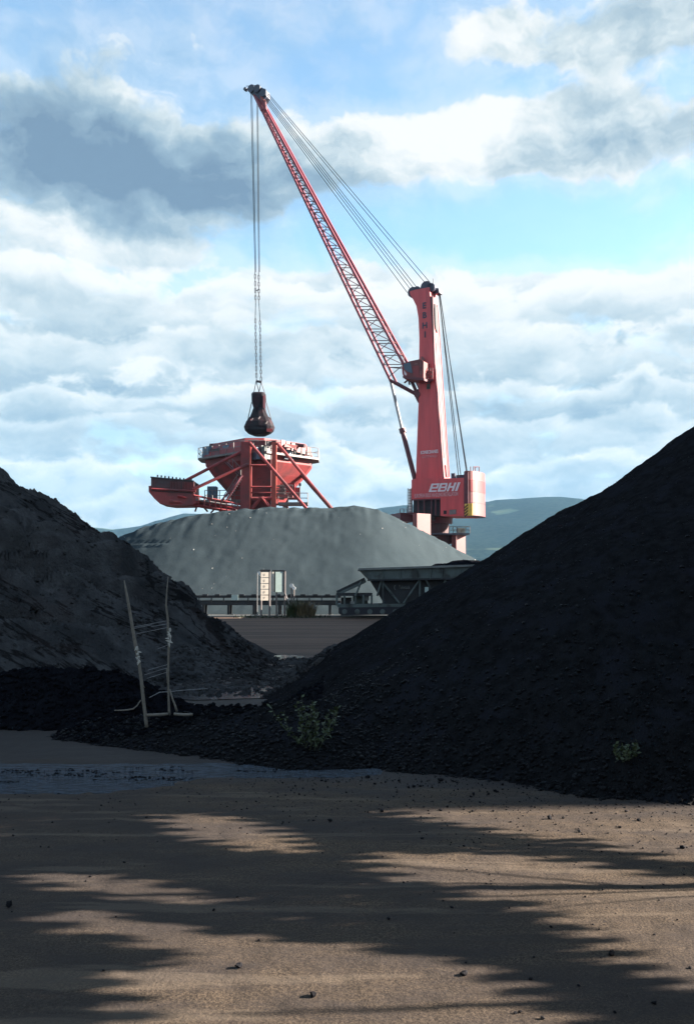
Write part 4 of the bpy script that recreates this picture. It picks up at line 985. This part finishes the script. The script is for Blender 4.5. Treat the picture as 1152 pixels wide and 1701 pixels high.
# ------------------------------------------------------------------ signs
def post(parent, px, ytop, Y, r=.045, m='rail', name='post', zb=0):
    p = W(px, ytop, Y); return rod(name, (p.x, Y, zb), (p.x, Y, p.z), r, m, parent, 8)
YS = 43.0
s1 = thing('panel_sign', (gx(440, YS), YS, 0), 'cream sign of five stacked panels on two thin posts', 'sign')
post(s1, 434, 948, YS); post(s1, 448, 948, YS + .1)
pt = W(440, 950, YS).z; pb = W(440, 998, YS).z; ph = (pt - pb) / 5
for k in range(5):
    z = pt - ph * (k + .5); o = slab('panel', (gx(440.3, YS), YS - .12, z), (.37, .03, ph - .035), 'sign_cream', s1, rad(14))
    text_obj('arrow_mark', '5' if k < 4 else '7', (gx(440.3, YS), YS - .145, z), (math.cos(rad(14)), math.sin(rad(14)), 0), Z_, .14, 'ink', o, depth=.002)
slab('sign_top', (gx(441, YS), YS - .03, pt + .06), (.5, .08, .09), 'ink', s1)
mb = MB(); prismY(mb, [(426.5, 950), (432, 949.5), (432, 957), (429, 953.5)], YS - .1, YS - .05); fl = mb.build('side_flag', 'white', s1)
post(s1, 427.5, 950, YS + .6, .02, 'wire', 'thin_pole')
YT = YS + .9
s2 = thing('board_sign', (gx(462, YT), YT, 0), 'tall pale green board between two white strips beside the cream sign', 'sign')
post(s2, 459.5, 949, YT); post(s2, 473, 949, YT)
bz0, bz1 = W(460, 983.5, YT).z, W(460, 950, YT).z
slab('board', (gx(463.8, YT), YT - .07, (bz0 + bz1) / 2), (.35, .03, bz1 - bz0), 'sign_white', s2, rad(13))
slab('side_strip', (gx(454, YT), YT - .07, (bz0 + bz1) / 2), (.085, .03, bz1 - bz0), 'sign_cream', s2, rad(12)); slab('side_strip', (gx(472.6, YT), YT + .06, (bz0 + bz1) / 2), (.09, .03, bz1 - bz0), 'sign_cream', s2, rad(12))
slab('sign_top', (gx(463, YT), YT - .02, bz1 + .05), (.62, .07, .07), 'ink', s2)
slab('back_strip', (gx(457, YT), YT - .03, (bz0 + bz1) / 2), (.06, .03, bz1 - bz0), 'ink', s2); slab('back_strip', (gx(470, YT), YT - .03, (bz0 + bz1) / 2), (.05, .03, bz1 - bz0), 'ink', s2)
rod('stay', W(473, 985, YT), W(482, 1008, YT - .3), .03, 'rail', s2)
for px, yt, lab in ((484, 971, 'taller pole with a pale round head right of the signs'), (488, 975, 'shorter pole with a pale head right of the signs')):
    s3 = thing('marker_pole', (gx(px, YS + 1), YS + 1, 0), lab, 'marker pole'); post(s3, px, yt + 4, YS + 1, .035)
    b = MB(); c = W(px, yt + 2, YS + 1); b.tube([c + Vector((0, -.05, 0)), c + Vector((0, .05, 0))], .10 if px < 486 else .085, 14); b.build('reflector', 'white', s3)

# ------------------------------------------------------------------ vegetation helpers
def blades(n, cx, cy, z0, spread, hmin, hmax, wid, lean, name, m, parent=None, seed=0):
    r = random.Random(seed); b = MB()
    for i in range(n):
        a = r.random() * 6.28; d = spread * r.random() ** .6; x = cx + d * math.cos(a); y = cy + d * math.sin(a) * .5
        h = r.uniform(hmin, hmax); la = r.random() * 6.28; l = lean * r.random() * h; w = wid * r.uniform(.6, 1.3)
        p0 = Vector((x, y, z0)); p1 = p0 + Vector((math.cos(la) * l * .35, math.sin(la) * l * .35, h * .6)); p2 = p0 + Vector((math.cos(la) * l, math.sin(la) * l, h))
        t = Vector((math.cos(la + 1.57), math.sin(la + 1.57), 0)) * w
        b.add([p0 - t, p0 + t, p1 + t * .8, p1 - t * .8, p2], [(0, 1, 2, 3), (3, 2, 4)])
    return b.build(name, m, parent)
dg = thing('dry_bush', (gx(497, YS), YS + .4, 0), 'dry brown and green bush growing in front of the conveyor', 'bush')
blades(420, gx(490, YS), YS + .5, 0, .45, .3, .95, .014, .7, 'green_growth', 'leaf', dg, 3); blades(420, gx(506, YS), YS + .4, 0, .5, .3, .9, .014, .8, 'dry_growth', 'dry', dg, 4)
lt = thing('litter_heap', (gx(516, YS), YS + .6, 0), 'small jumble of pale rubbish beside the dry bush', 'rubbish')
for px, py, w, h in ((516, 1016, .3, .06), (519, 1004, .2, .14), (514, 1007, .14, .2), (523, 1010, .08, .3)): slab('board_scrap', W(px, py, YS + .6), (w, .05, h), 'rim', lt)
blades(500, gx(470, YS), YS + .2, 0, 2.4, .04, .16, .02, .8, 'verge_grass', 'stem', None, 5); tag(bpy.data.objects['verge_grass'], 'short dull grass along the foot of the signs', 'grass', kind='stuff')

# ------------------------------------------------------------------ stick frame with wires
def hb(x, y): return max(float(right_h(np.array(x), np.array(y))), float(berm_h(np.array(x), np.array(y))), float(left_h(np.array(x), np.array(y))), float(ground_h(np.array(float(x)), np.array(float(y)))))
YF = 9.25
fr = thing('stick_frame', (gx(262, YF), YF, 0), 'pair of bleached branches joined by wires, standing in the coal', 'stick frame')
def stick(pts, rs, name, parent, Y0, Y1, m='wood', n=8):
    b = MB(); P = []
    for i, (px, py) in enumerate(pts): P.append(W(px, py, Y0 + (Y1 - Y0) * i / (len(pts) - 1)))
    b.tube(P, [q * .8 for q in rs] if hasattr(rs, '__len__') else rs, n); return b.build(name, m, parent, True)
lp = stick([(206.5, 964), (209, 978), (214, 1005), (219, 1035), (223.5, 1062), (227, 1078), (231, 1100), (235, 1130), (238, 1160), (243, 1200), (244, 1208)], [.006, .014, .019, .021, .022, .027, .021, .022, .023, .024, .024], 'post', fr, YF, YF)
rp = stick([(279.5, 958), (277, 985), (276, 1005), (279, 1030), (279, 1048), (281, 1060), (280, 1090), (279.5, 1120), (280, 1150), (281, 1180), (282, 1188)], [.005, .009, .013, .015, .015, .019, .014, .013, .014, .017, .018], 'post', fr, YF + .12, YF + .12)
stick([(231, 1112), (234, 1132), (241, 1143)], [.008, .007, .004], 'twig', lp, YF, YF); stick([(234, 1163), (228, 1172), (221, 1178), (205, 1180), (190, 1180)], [.007, .008, .009, .009, .006], 'twig', lp, YF - .05, YF - .1)
stick([(282, 1145), (287, 1162), (291, 1172), (294, 1182)], [.010, .012, .014, .016], 'prop', rp, YF + .12, YF + .1); stick([(277, 1110), (278, 1135)], [.01, .008], 'twig', rp, YF + .2, YF + .2); 
stick([(244, 1188), (262, 1187.5), (279, 1186)], [.018, .02, .018], 'base_rail', fr, YF - .02, YF, n=6); stick([(289, 1186), (305, 1187.5), (320, 1187)], [.018, .02, .019], 'base_rail', fr, YF, YF - .02, n=6)
for (a, b) in (((221, 1042), (278, 1031)), ((223, 1044), (252, 1038)), ((226, 1053), (280, 1042)), ((251, 1041), (279, 1036)), ((246, 1113), (278, 1104)), ((244, 1127), (279, 1116)), ((240, 1121), (279, 1109)), ((262, 1078), (280, 1071))):
    rod('wire', W(*a, YF), W(*b, YF + .12), .0026, 'wire', fr, 5)
stick([(248, 1159), (265, 1150), (285, 1149), (300, 1147), (345, 1144)], .0045, 'wire', fr, YF + .3, YF + .6, 'wire', 5)
r_ = random.Random(5)
def ragknot(px, py, Y, n, parent, sx, sy):
    b = MB()
    for i in range(n):
        c = W(px + r_.uniform(-sx, sx), py + r_.uniform(-sy, sy), Y - .015); d = Vector((r_.uniform(-1, 1), r_.uniform(-.4, .4), r_.uniform(-1.6, .8))).normalized() * r_.uniform(.02, .045)
        e = c + d + Vector((0, 0, -.01)); b.tube([c, c.lerp(e, .5) + Vector((.004, 0, .003)), e], [.012, .009, .003], 5)
    return b.build('rag', 'rag', parent)
ragknot(228, 1080, YF, 8, lp, 1.5, 8); ragknot(231, 1092, YF, 7, lp, 2, 7); ragknot(282, 1048, YF + .12, 6, rp, 1.0, 8); ragknot(281, 1063, YF + .12, 7, rp, 1.5, 6)

# ------------------------------------------------------------------ weeds on the coal
def weed(name, px, py, Yc, stems, label, seed, hmax=.75, leaf=.035, spread=.5):
    r = random.Random(seed)
    for Yc in np.arange(6.5, 14, .04):          # where the sight line meets the heap
        base = W(px, py, float(Yc))
        if hb(base.x, base.y) >= base.z: break
    bx, by = base.x, base.y; bz = hb(bx, by)
    t = thing(name, (bx, by, bz), label, 'weed'); sm = MB(); lf = MB()
    for i in range(stems):
        a = r.uniform(-1, 1); h = r.uniform(.45, 1) * hmax; p = Vector((bx + r.uniform(-.08, .08), by + r.uniform(-.06, .06), hb(bx, by) - .02)); pts = [p.copy()]
        tip = p + Vector((a * spread * h / hmax, r.uniform(-.12, .12), h))
        for k in range(1, 7): q = p.lerp(tip, k / 6) + Vector((a * .05 * math.sin(k / 6 * 3.1), 0, 0)) + Vector((r.uniform(-.01, .01), 0, 0)); pts.append(q)
        sm.tube(pts, [.0028] * 6 + [.001], 4)
        for k in range(int(40 * h / hmax)):
            u = r.uniform(.15, 1); j = min(int(u * 6), 5); c = pts[j].lerp(pts[j + 1], u * 6 - j)
            d = Vector((r.uniform(-1, 1), r.uniform(-1, 1), r.uniform(-.1, .9))).normalized() * leaf * r.uniform(.5, 1.3); w = d.cross(Vector((r.uniform(-1, 1), r.uniform(-1, 1), .6))).normalized() * leaf * .30
            lf.add([c, c + d * .5 + w, c + d, c + d * .5 - w], [(0, 1, 2, 3)])
    sm.build('stems', 'stem', t); lf.build('leaves', 'leaf', t); return t
weed('weed', 515, 1243, 8.55, 15, 'straggly green weed rooted in the coal near the heap foot', 11, hmax=.56, leaf=.043, spread=.50)
weed('weed', 1028, 1268, 7.55, 7, 'small low green weed in the coal towards the right edge', 12, hmax=.15, leaf=.035, spread=.16)

# ------------------------------------------------------------------ rocks
def ico():
    t = (1 + 5 ** .5) / 2
    v = np.array([(-1, t, 0), (1, t, 0), (-1, -t, 0), (1, -t, 0), (0, -1, t), (0, 1, t), (0, -1, -t), (0, 1, -t), (t, 0, -1), (t, 0, 1), (-t, 0, -1), (-t, 0, 1)], float); v /= np.linalg.norm(v[0])
    f = np.array([(0, 11, 5), (0, 5, 1), (0, 1, 7), (0, 7, 10), (0, 10, 11), (1, 5, 9), (5, 11, 4), (11, 10, 2), (10, 7, 6), (7, 1, 8), (3, 9, 4), (3, 4, 2), (3, 2, 6), (3, 6, 8), (3, 8, 9), (4, 9, 5), (2, 4, 11), (6, 2, 10), (8, 6, 7), (9, 8, 1)])
    return v, f
IV, IF = ico()
def rock_cloud(name, P, S, m, label, cat):
    n = len(P); q = rng.normal(size=(n, 4)); q /= np.linalg.norm(q, axis=1)[:, None]
    w, x, y, z = q.T
    R = np.stack([1 - 2 * (y * y + z * z), 2 * (x * y - z * w), 2 * (x * z + y * w), 2 * (x * y + z * w), 1 - 2 * (x * x + z * z), 2 * (y * z - x * w), 2 * (x * z - y * w), 2 * (y * z + x * w), 1 - 2 * (x * x + y * y)], -1).reshape(n, 3, 3)
    V = IV[None] * (1 + rng.uniform(-.28, .28, (n, 12, 1))) * rng.uniform(.6, 1.25, (n, 1, 3)); V = np.einsum('nij,nkj->nki', R, V); V[..., 2] *= .8
    V = V * S[:, None, None] + P[:, None, :]
    F = (IF[None] + (np.arange(n) * 12)[:, None, None]).reshape(-1, 3)
    o = np_mesh(name, V.reshape(-1, 3), F, m); tag(o, label, cat, kind='stuff'); return o
# gravel of the right heap, larger and looser at the foot
def heap_points(n, smin, smax, y0, y1, pw):
    out = []
    X = rng.uniform(-3.2, 6.0, n * 8); Y = rng.uniform(y0, y1, n * 8)
    keep = np.abs(X) < .40 * Y + .5; X, Y = X[keep], Y[keep]
    Z = right_h(X, Y); s = 10.85 - np.hypot(X - RA[0], Y - RA[1])
    pr = np.exp(-np.maximum(Z, 0) * pw); k = (Z > -.02) & (Z < 5) & (rng.random(len(X)) < pr)
    X, Y, Z = X[k][:n], Y[k][:n], Z[k][:n]
    S = smin + (smax - smin) * rng.random(len(X)) ** 2.5
    return np.stack([X, Y, Z + S * .3], -1), S
P, S = heap_points(11000, .005, .026, 6.4, 10.5, 2.6)
rock_cloud('coal_gravel', P, S, 'pebble', 'loose black coal lumps along the foot of the right heap', 'coal gravel')
P, S = heap_points(7000, .004, .014, 7.5, 14, .5)
rock_cloud('coal_gravel', P, S, 'pebble', 'fine black coal lumps over the face of the right heap', 'coal gravel')
X = rng.uniform(-4.6, -.3, 9000); Y = rng.uniform(9.2, 12.0, 9000); Z = np.maximum(berm_h(X, Y), right_h(X, Y)); k = Z > 0; X, Y, Z = X[k], Y[k], Z[k]; S = .010 + .035 * rng.random(len(X)) ** 3
rock_cloud('coal_gravel', np.stack([X, Y, Z + S * .2], -1), S, 'coal_dark', 'dull black lumps on the low coal ridge', 'coal gravel')
X = rng.uniform(-9, -.4, 9000); Y = rng.uniform(11.5, 20, 9000); Z = left_h(X, Y); k = Z > 0.0; X, Y, Z = X[k], Y[k], Z[k]; S = .008 + .05 * rng.random(len(X)) ** 6
rock_cloud('coal_gravel', np.stack([X, Y, Z + S * .1], -1), S, 'coal_left', 'grey black lumps on the weathered left heap', 'coal gravel')
# rough clods between the heaps
X = rng.uniform(-3.2, -.2, 2600); Y = rng.uniform(13.0, 19.5, 2600); Z = np.maximum(np.maximum(left_h(X, Y), right_h(X, Y)), 0); k = (Z < .5); X, Y, Z = X[k], Y[k], Z[k]; S = .02 + .07 * rng.random(len(X)) ** 2.5
rock_cloud('coal_clods', np.stack([X, Y, Z], -1), S, 'coal_left', 'clods of coal strewn between the two heaps', 'coal gravel')
# small grit spilled on the sand
X = rng.uniform(-3, 3.4, 9000); Y = 3.2 + 4.6 * rng.random(9000) ** .6; toe = right_h(X, Y); pr = np.exp(toe * 2.2); k = (toe < .0) & (rng.random(9000) < pr); X, Y = X[k], Y[k]; S = .003 + .006 * rng.random(len(X)) ** 3
rock_cloud('coal_grit', np.stack([X, Y, ground_h(X, Y) + S * .3], -1), S, 'lump', 'tiny coal grit scattered over the sand', 'coal grit')
# coal flakes drifting on the puddle
X = rng.uniform(-4.2, -.6, 9000); Y = rng.uniform(6.8, 8.4, 9000); nz = fbm(X * .45, Y * 2.6, 2.6, 4, off=71); k = (nz > .10) & (ground_h(X, Y) < -.014); X, Y = X[k], Y[k]; S = .003 + .012 * rng.random(len(X)) ** 2
rock_cloud('floating_grit', np.stack([X, Y, np.full(len(X), -.013)], -1), S, 'coal_dark', 'dark coal flakes floating on the puddle', 'coal grit')
# pale specks on the far heap
X = rng.uniform(-16, 9, 60); Y = rng.uniform(49, 60, 60); Z = grey_h(X, Y); k = Z > .2; X, Y, Z = X[k], Y[k], Z[k]; S = .02 + .05 * rng.random(len(X)) ** 4
rock_cloud('pale_stones', np.stack([X, Y, Z], -1), S, 'gravel_bright', 'pale stones dotted over the grey green heap', 'stones')
# single lumps on the sand, each its own object
lump_meshes = []
for i in range(6):
    v = IV * (1 + rng.uniform(-.3, .3, (12, 1))) * rng.uniform(.65, 1.2, 3); v[:, 2] *= .8
    me = bpy.data.meshes.new('coal_lump'); me.from_pydata([tuple(a) for a in v], [], [tuple(f) for f in IF]); me.materials.append(M['lump']); lump_meshes.append(me)
named = [(520, 1652, .019, 'largest coal lump near the bottom, alone in the sunlit sand'), (397, 1605, .020, 'black coal lump left of the lone large lump'), (15, 1507, .022, 'black coal lump at the left edge of the sand'),
         (1015, 1586, .020, 'coal lump in the shadow at lower right'), (912, 1361, .022, 'coal lump alone in the sunlit sand band at right'), (731, 1298, .024, 'roundish lump just below the heap foot'),
         (1031, 1328, .026, 'flat coal lump under the right heap near the edge'), (1075, 1328, .022, 'small flat lump beside the one under the right heap'), (400, 1268, .028, 'round coal lump lying in the pale wet patch'),
         (610, 1291, .020, 'pair lump on the sand left of the heap foot'), (770, 1618, .018, 'lump in the sunlit sand at lower middle'), (1133, 1411, .016, 'coal lump close to the right edge of the sand')]
def put_lump(px, py, s, label, group=None):
    g = G(px, py); z = float(ground_h(np.array(g.x), np.array(g.y))); o = bpy.data.objects.new('coal_lump', random.choice(lump_meshes))
    link(o, None, Matrix.Translation((g.x, g.y, z + s * .45)) @ Matrix.Rotation(random.random() * 6.28, 4, 'Z') @ Matrix.Diagonal((s, s, s, 1))); tag(o, label, 'coal lump', group)
for a in named: put_lump(*a)
extra = [(880, 1625), (960, 1635), (863, 1678), (900, 1690), (855, 1680), (1000, 1478), (845, 1508), (700, 1395), (770, 1408), (1145, 1606), (410, 1268), (430, 1274), (560, 1290), (575, 1300), (640, 1300), (660, 1285), (690, 1296), (810, 1318),
         (752, 1300), (760, 1312), (520, 1312), (645, 1525), (1020, 1680), (1085, 1665), (1140, 1410), (1067, 1411), (998, 1417), (770, 1345), (930, 1340), (840, 1345), (990, 1362), (735, 1497), (355, 1510), (150, 1456), (430, 1560), (540, 1285)]
for px, py in extra: put_lump(px, py, random.uniform(.006, .012), 'small black coal lump lying on the brown sand', 'small coal lumps on the sand')
for i in range(70):
    px = random.uniform(450, 1150); py = 1290 + (px - 540) * .05 + random.expovariate(1 / 16.0)
    put_lump(px, py, random.uniform(.006, .017), 'small black coal lump lying on the brown sand', 'small coal lumps on the sand')

# still puddles
def blob_poly(cx, cy, rx, ry, n=28, seed=1):
    r = random.Random(seed); ph = [r.uniform(0, 6.28) for _ in range(3)]
    return [(cx + rx * math.cos(a) * (1 + .15 * math.sin(2 * a + ph[0]) + .12 * math.sin(3 * a + ph[1])), cy + ry * math.sin(a) * (1 + .15 * math.sin(3 * a + ph[2]))) for a in [6.2832 * k / n for k in range(n)]]
g1 = G(385, 1150); puddle('puddle', blob_poly(g1.x, g1.y, 1.0, 1.0, seed=4), .012, 'still', 'dark puddle in the gap between the coal heaps')
g2 = G(472, 1094); puddle('puddle', blob_poly(g2.x, g2.y, .5, .7, seed=6), .02, 'still', 'bright sliver of water beyond the gap between the heaps')

# ------------------------------------------------------------------ unseen shed and trees, added at right to cast the shade
shed = thing('storage_shed', (27, 30, 0), 'long grey storage shed right of the yard outside the view', 'shed')  # added to keep the sun off the yard and heaps
mb = MB(); mb.box((27.5, 26.4, 8.5), (13, 35.0, 17)); mb.build('shed_wall', 'clad', shed)
mb = MB(); a = [Vector((20.6, y, 17)) for y in (8.6, 44.2)] + [Vector((27.5, y, 19)) for y in (8.6, 44.2)] + [Vector((34.4, y, 17)) for y in (8.6, 44.2)]
mb.add(a + [v + Z_ * .15 for v in a], [(0, 2, 3, 1), (2, 4, 5, 3), (6, 7, 9, 8), (8, 9, 11, 10), (0, 1, 7, 6), (4, 10, 11, 5), (0, 6, 8, 2), (2, 8, 10, 4), (1, 3, 9, 7), (3, 5, 11, 9)]); mb.build('shed_roof', 'roof', shed)
for k in range(5):
    slab('shed_door', (20.95, 15 + k * 7.0, 2.5), (.12, 4.2, 5), 'machine', shed)

LIT = [[(515, 1283), (620, 1330), (700, 1352), (800, 1372), (900, 1388), (1000, 1400), (1170, 1425), (1300, 1430), (1300, 1290), (1152, 1300), (850, 1280), (540, 1270)],
       [(295, 1352), (360, 1350), (450, 1372), (500, 1392), (520, 1420), (440, 1408), (350, 1388)],
       [(255, 1295), (320, 1298), (362, 1318), (290, 1322)],
       [(70, 1462), (180, 1453), (270, 1468), (380, 1492), (300, 1496), (180, 1480)],
       [(90, 1512), (170, 1516), (340, 1540), (480, 1560), (560, 1562), (400, 1590), (200, 1552)],
       [(650, 1424), (760, 1413), (900, 1425), (1000, 1440), (1300, 1480), (1300, 1660), (1152, 1612), (1080, 1572), (1010, 1538), (930, 1500), (830, 1492), (720, 1462)],
       [(245, 1618), (330, 1602), (450, 1575), (560, 1560), (700, 1585), (790, 1592), (880, 1640), (960, 1680), (1060, 1720), (1100, 1900), (400, 1900), (300, 1680), (280, 1650)]]
def proj(X, Y, Z=0):
    cp, sp = math.cos(PITCH), math.sin(PITCH); dz = Z - CAM.z
    fw = Y * cp + dz * sp; upv = -Y * sp + dz * cp
    return 576 + 1500 * X / fw, 850.5 - 1500 * upv / fw
def tree_shade():  # added trees, crowns shaped so their leaves shade the sand around LIT
    n = 170000
    px_ = rng.uniform(-4.2, 4.0, n); py_ = rng.uniform(1.6, 8.7, n)
    u, v = proj(px_, py_)
    wob = 9 * fbm(px_, py_, 2.5, 3, off=51)
    sx, sy = math.cos(SUN_AZ), math.sin(SUN_AZ); across = -px_ * sy + py_ * sx; comb = .19 * (np.sin(across * 2 * math.pi / .15 + 3 * fbm(px_, py_, .8, 2, off=52)) > 0)
    uc, vc = proj(px_ + comb * sx, py_ + comb * sy)
    lit = np.zeros(n, bool)
    for dd_ in (-.13, 0, .13):
        uc, vc = proj(px_ + (comb + dd_) * sx, py_ + (comb + dd_) * sy)
        for pol in LIT: lit |= in_poly(uc + wob * 1.5, vc + wob, pol)
    half = in_poly(u, v, [(760, 1368), (900, 1386), (1170, 1424), (1170, 1466), (900, 1426), (760, 1414)]) | in_poly(u, v, [(300, 1490), (560, 1470), (700, 1470), (620, 1540), (400, 1530)])
    keep = ~lit & ~(half & (rng.random(n) < .5))
    sunh = np.array(SUN); t = 4.3 + (3.6 + 2.6 * fbm(px_, py_, .8, 3, off=54)) * rng.random(n) + 1.3 * np.abs(fbm(px_, py_, 1.3, 3, off=53))
    Q = np.stack([px_, py_, np.zeros(n)], -1) + sunh[None] * (t / math.cos(SUN_EL))[:, None]
    keep &= (Q[:, 0] > .47 * Q[:, 1] + .6)
    Q = Q[keep]
    m = len(Q); L = rng.uniform(.08, .16, m); w = rng.uniform(.011, .019, m); az = rng.uniform(0, 6.28, m); ti = rng.normal(0, .16, (m, 2))
    side = np.stack([np.cos(az), np.sin(az), np.zeros(m)], -1) * w[:, None]
    dn = np.stack([ti[:, 0], ti[:, 1], -np.ones(m)], -1) * L[:, None]
    V = np.stack([Q - dn * .5, Q - dn * .1 + side, Q + dn * .5, Q - dn * .1 - side], 1)
    trunks = [(5.2, 2.6), (6.0, 5.2), (6.6, 7.6), (7.6, 4.0), (7.9, 9.2)]
    d = np.stack([np.hypot(Q[:, 0] - a, Q[:, 1] - b) for a, b in trunks], -1).argmin(1)
    labs = ['young eucalyptus nearest the camera, right of the view', 'young eucalyptus second from the camera, outside the view', 'young eucalyptus beside the foot of the coal heap', 'eucalyptus in the back row, nearer the camera', 'eucalyptus in the back row against the coal heap']
    for i, (a, b) in enumerate(trunks):
        T = thing('eucalyptus_tree', (a, b, 0), labs[i], 'tree', 'young eucalyptus trees beside the yard')
        tb = MB(); top = Vector((a + .2, b + .1, 3.5)); tb.tube([(a, b, -.05), (a + .05, b, 1.2), (a, b + .1, 2.6), top], [.06, .05, .035, .012], 8); tk = tb.build('trunk', 'bark', T, True)
        sub = V[d == i]; k = len(sub)
        if k == 0: continue
        cc = Q[d == i]
        for j in range(6):
            e = Vector(cc[rng.integers(k)]); z0 = max(.6, e.z * .55); lb = MB(); st = Vector((a, b, z0)); lb.tube([st, st.lerp(e, .5) + Vector((0, 0, .12)), e], [.011, .007, .003], 5); lb.build('limb', 'bark', T, True)
        np_mesh('crown', sub.reshape(-1, 3), np.arange(k * 4).reshape(-1, 4), 'eucalypt', T)
tree_shade()

# ------------------------------------------------------------------ haze: the sea air between here and the hills
HAZE = 4.1e-5
def haze():
    m = bpy.data.materials.new('haze_air'); m.use_nodes = True; t = m.node_tree; t.nodes.clear()
    o = t.nodes.new('ShaderNodeOutputMaterial'); v = t.nodes.new('ShaderNodeVolumePrincipled'); v.inputs['Density'].default_value = HAZE; v.inputs['Color'].default_value = (.34, .66, 1.0, 1); v.inputs['Anisotropy'].default_value = 0.0
    t.links.new(v.outputs[0], o.inputs['Volume'])
    b = MB(); b.box((0, 2050, 249), (8100, 4500, 500)); 
    ob = b.build('haze', m); tag(ob, 'pale blue sea haze between the yard and the hills', 'haze', kind='stuff')
haze()
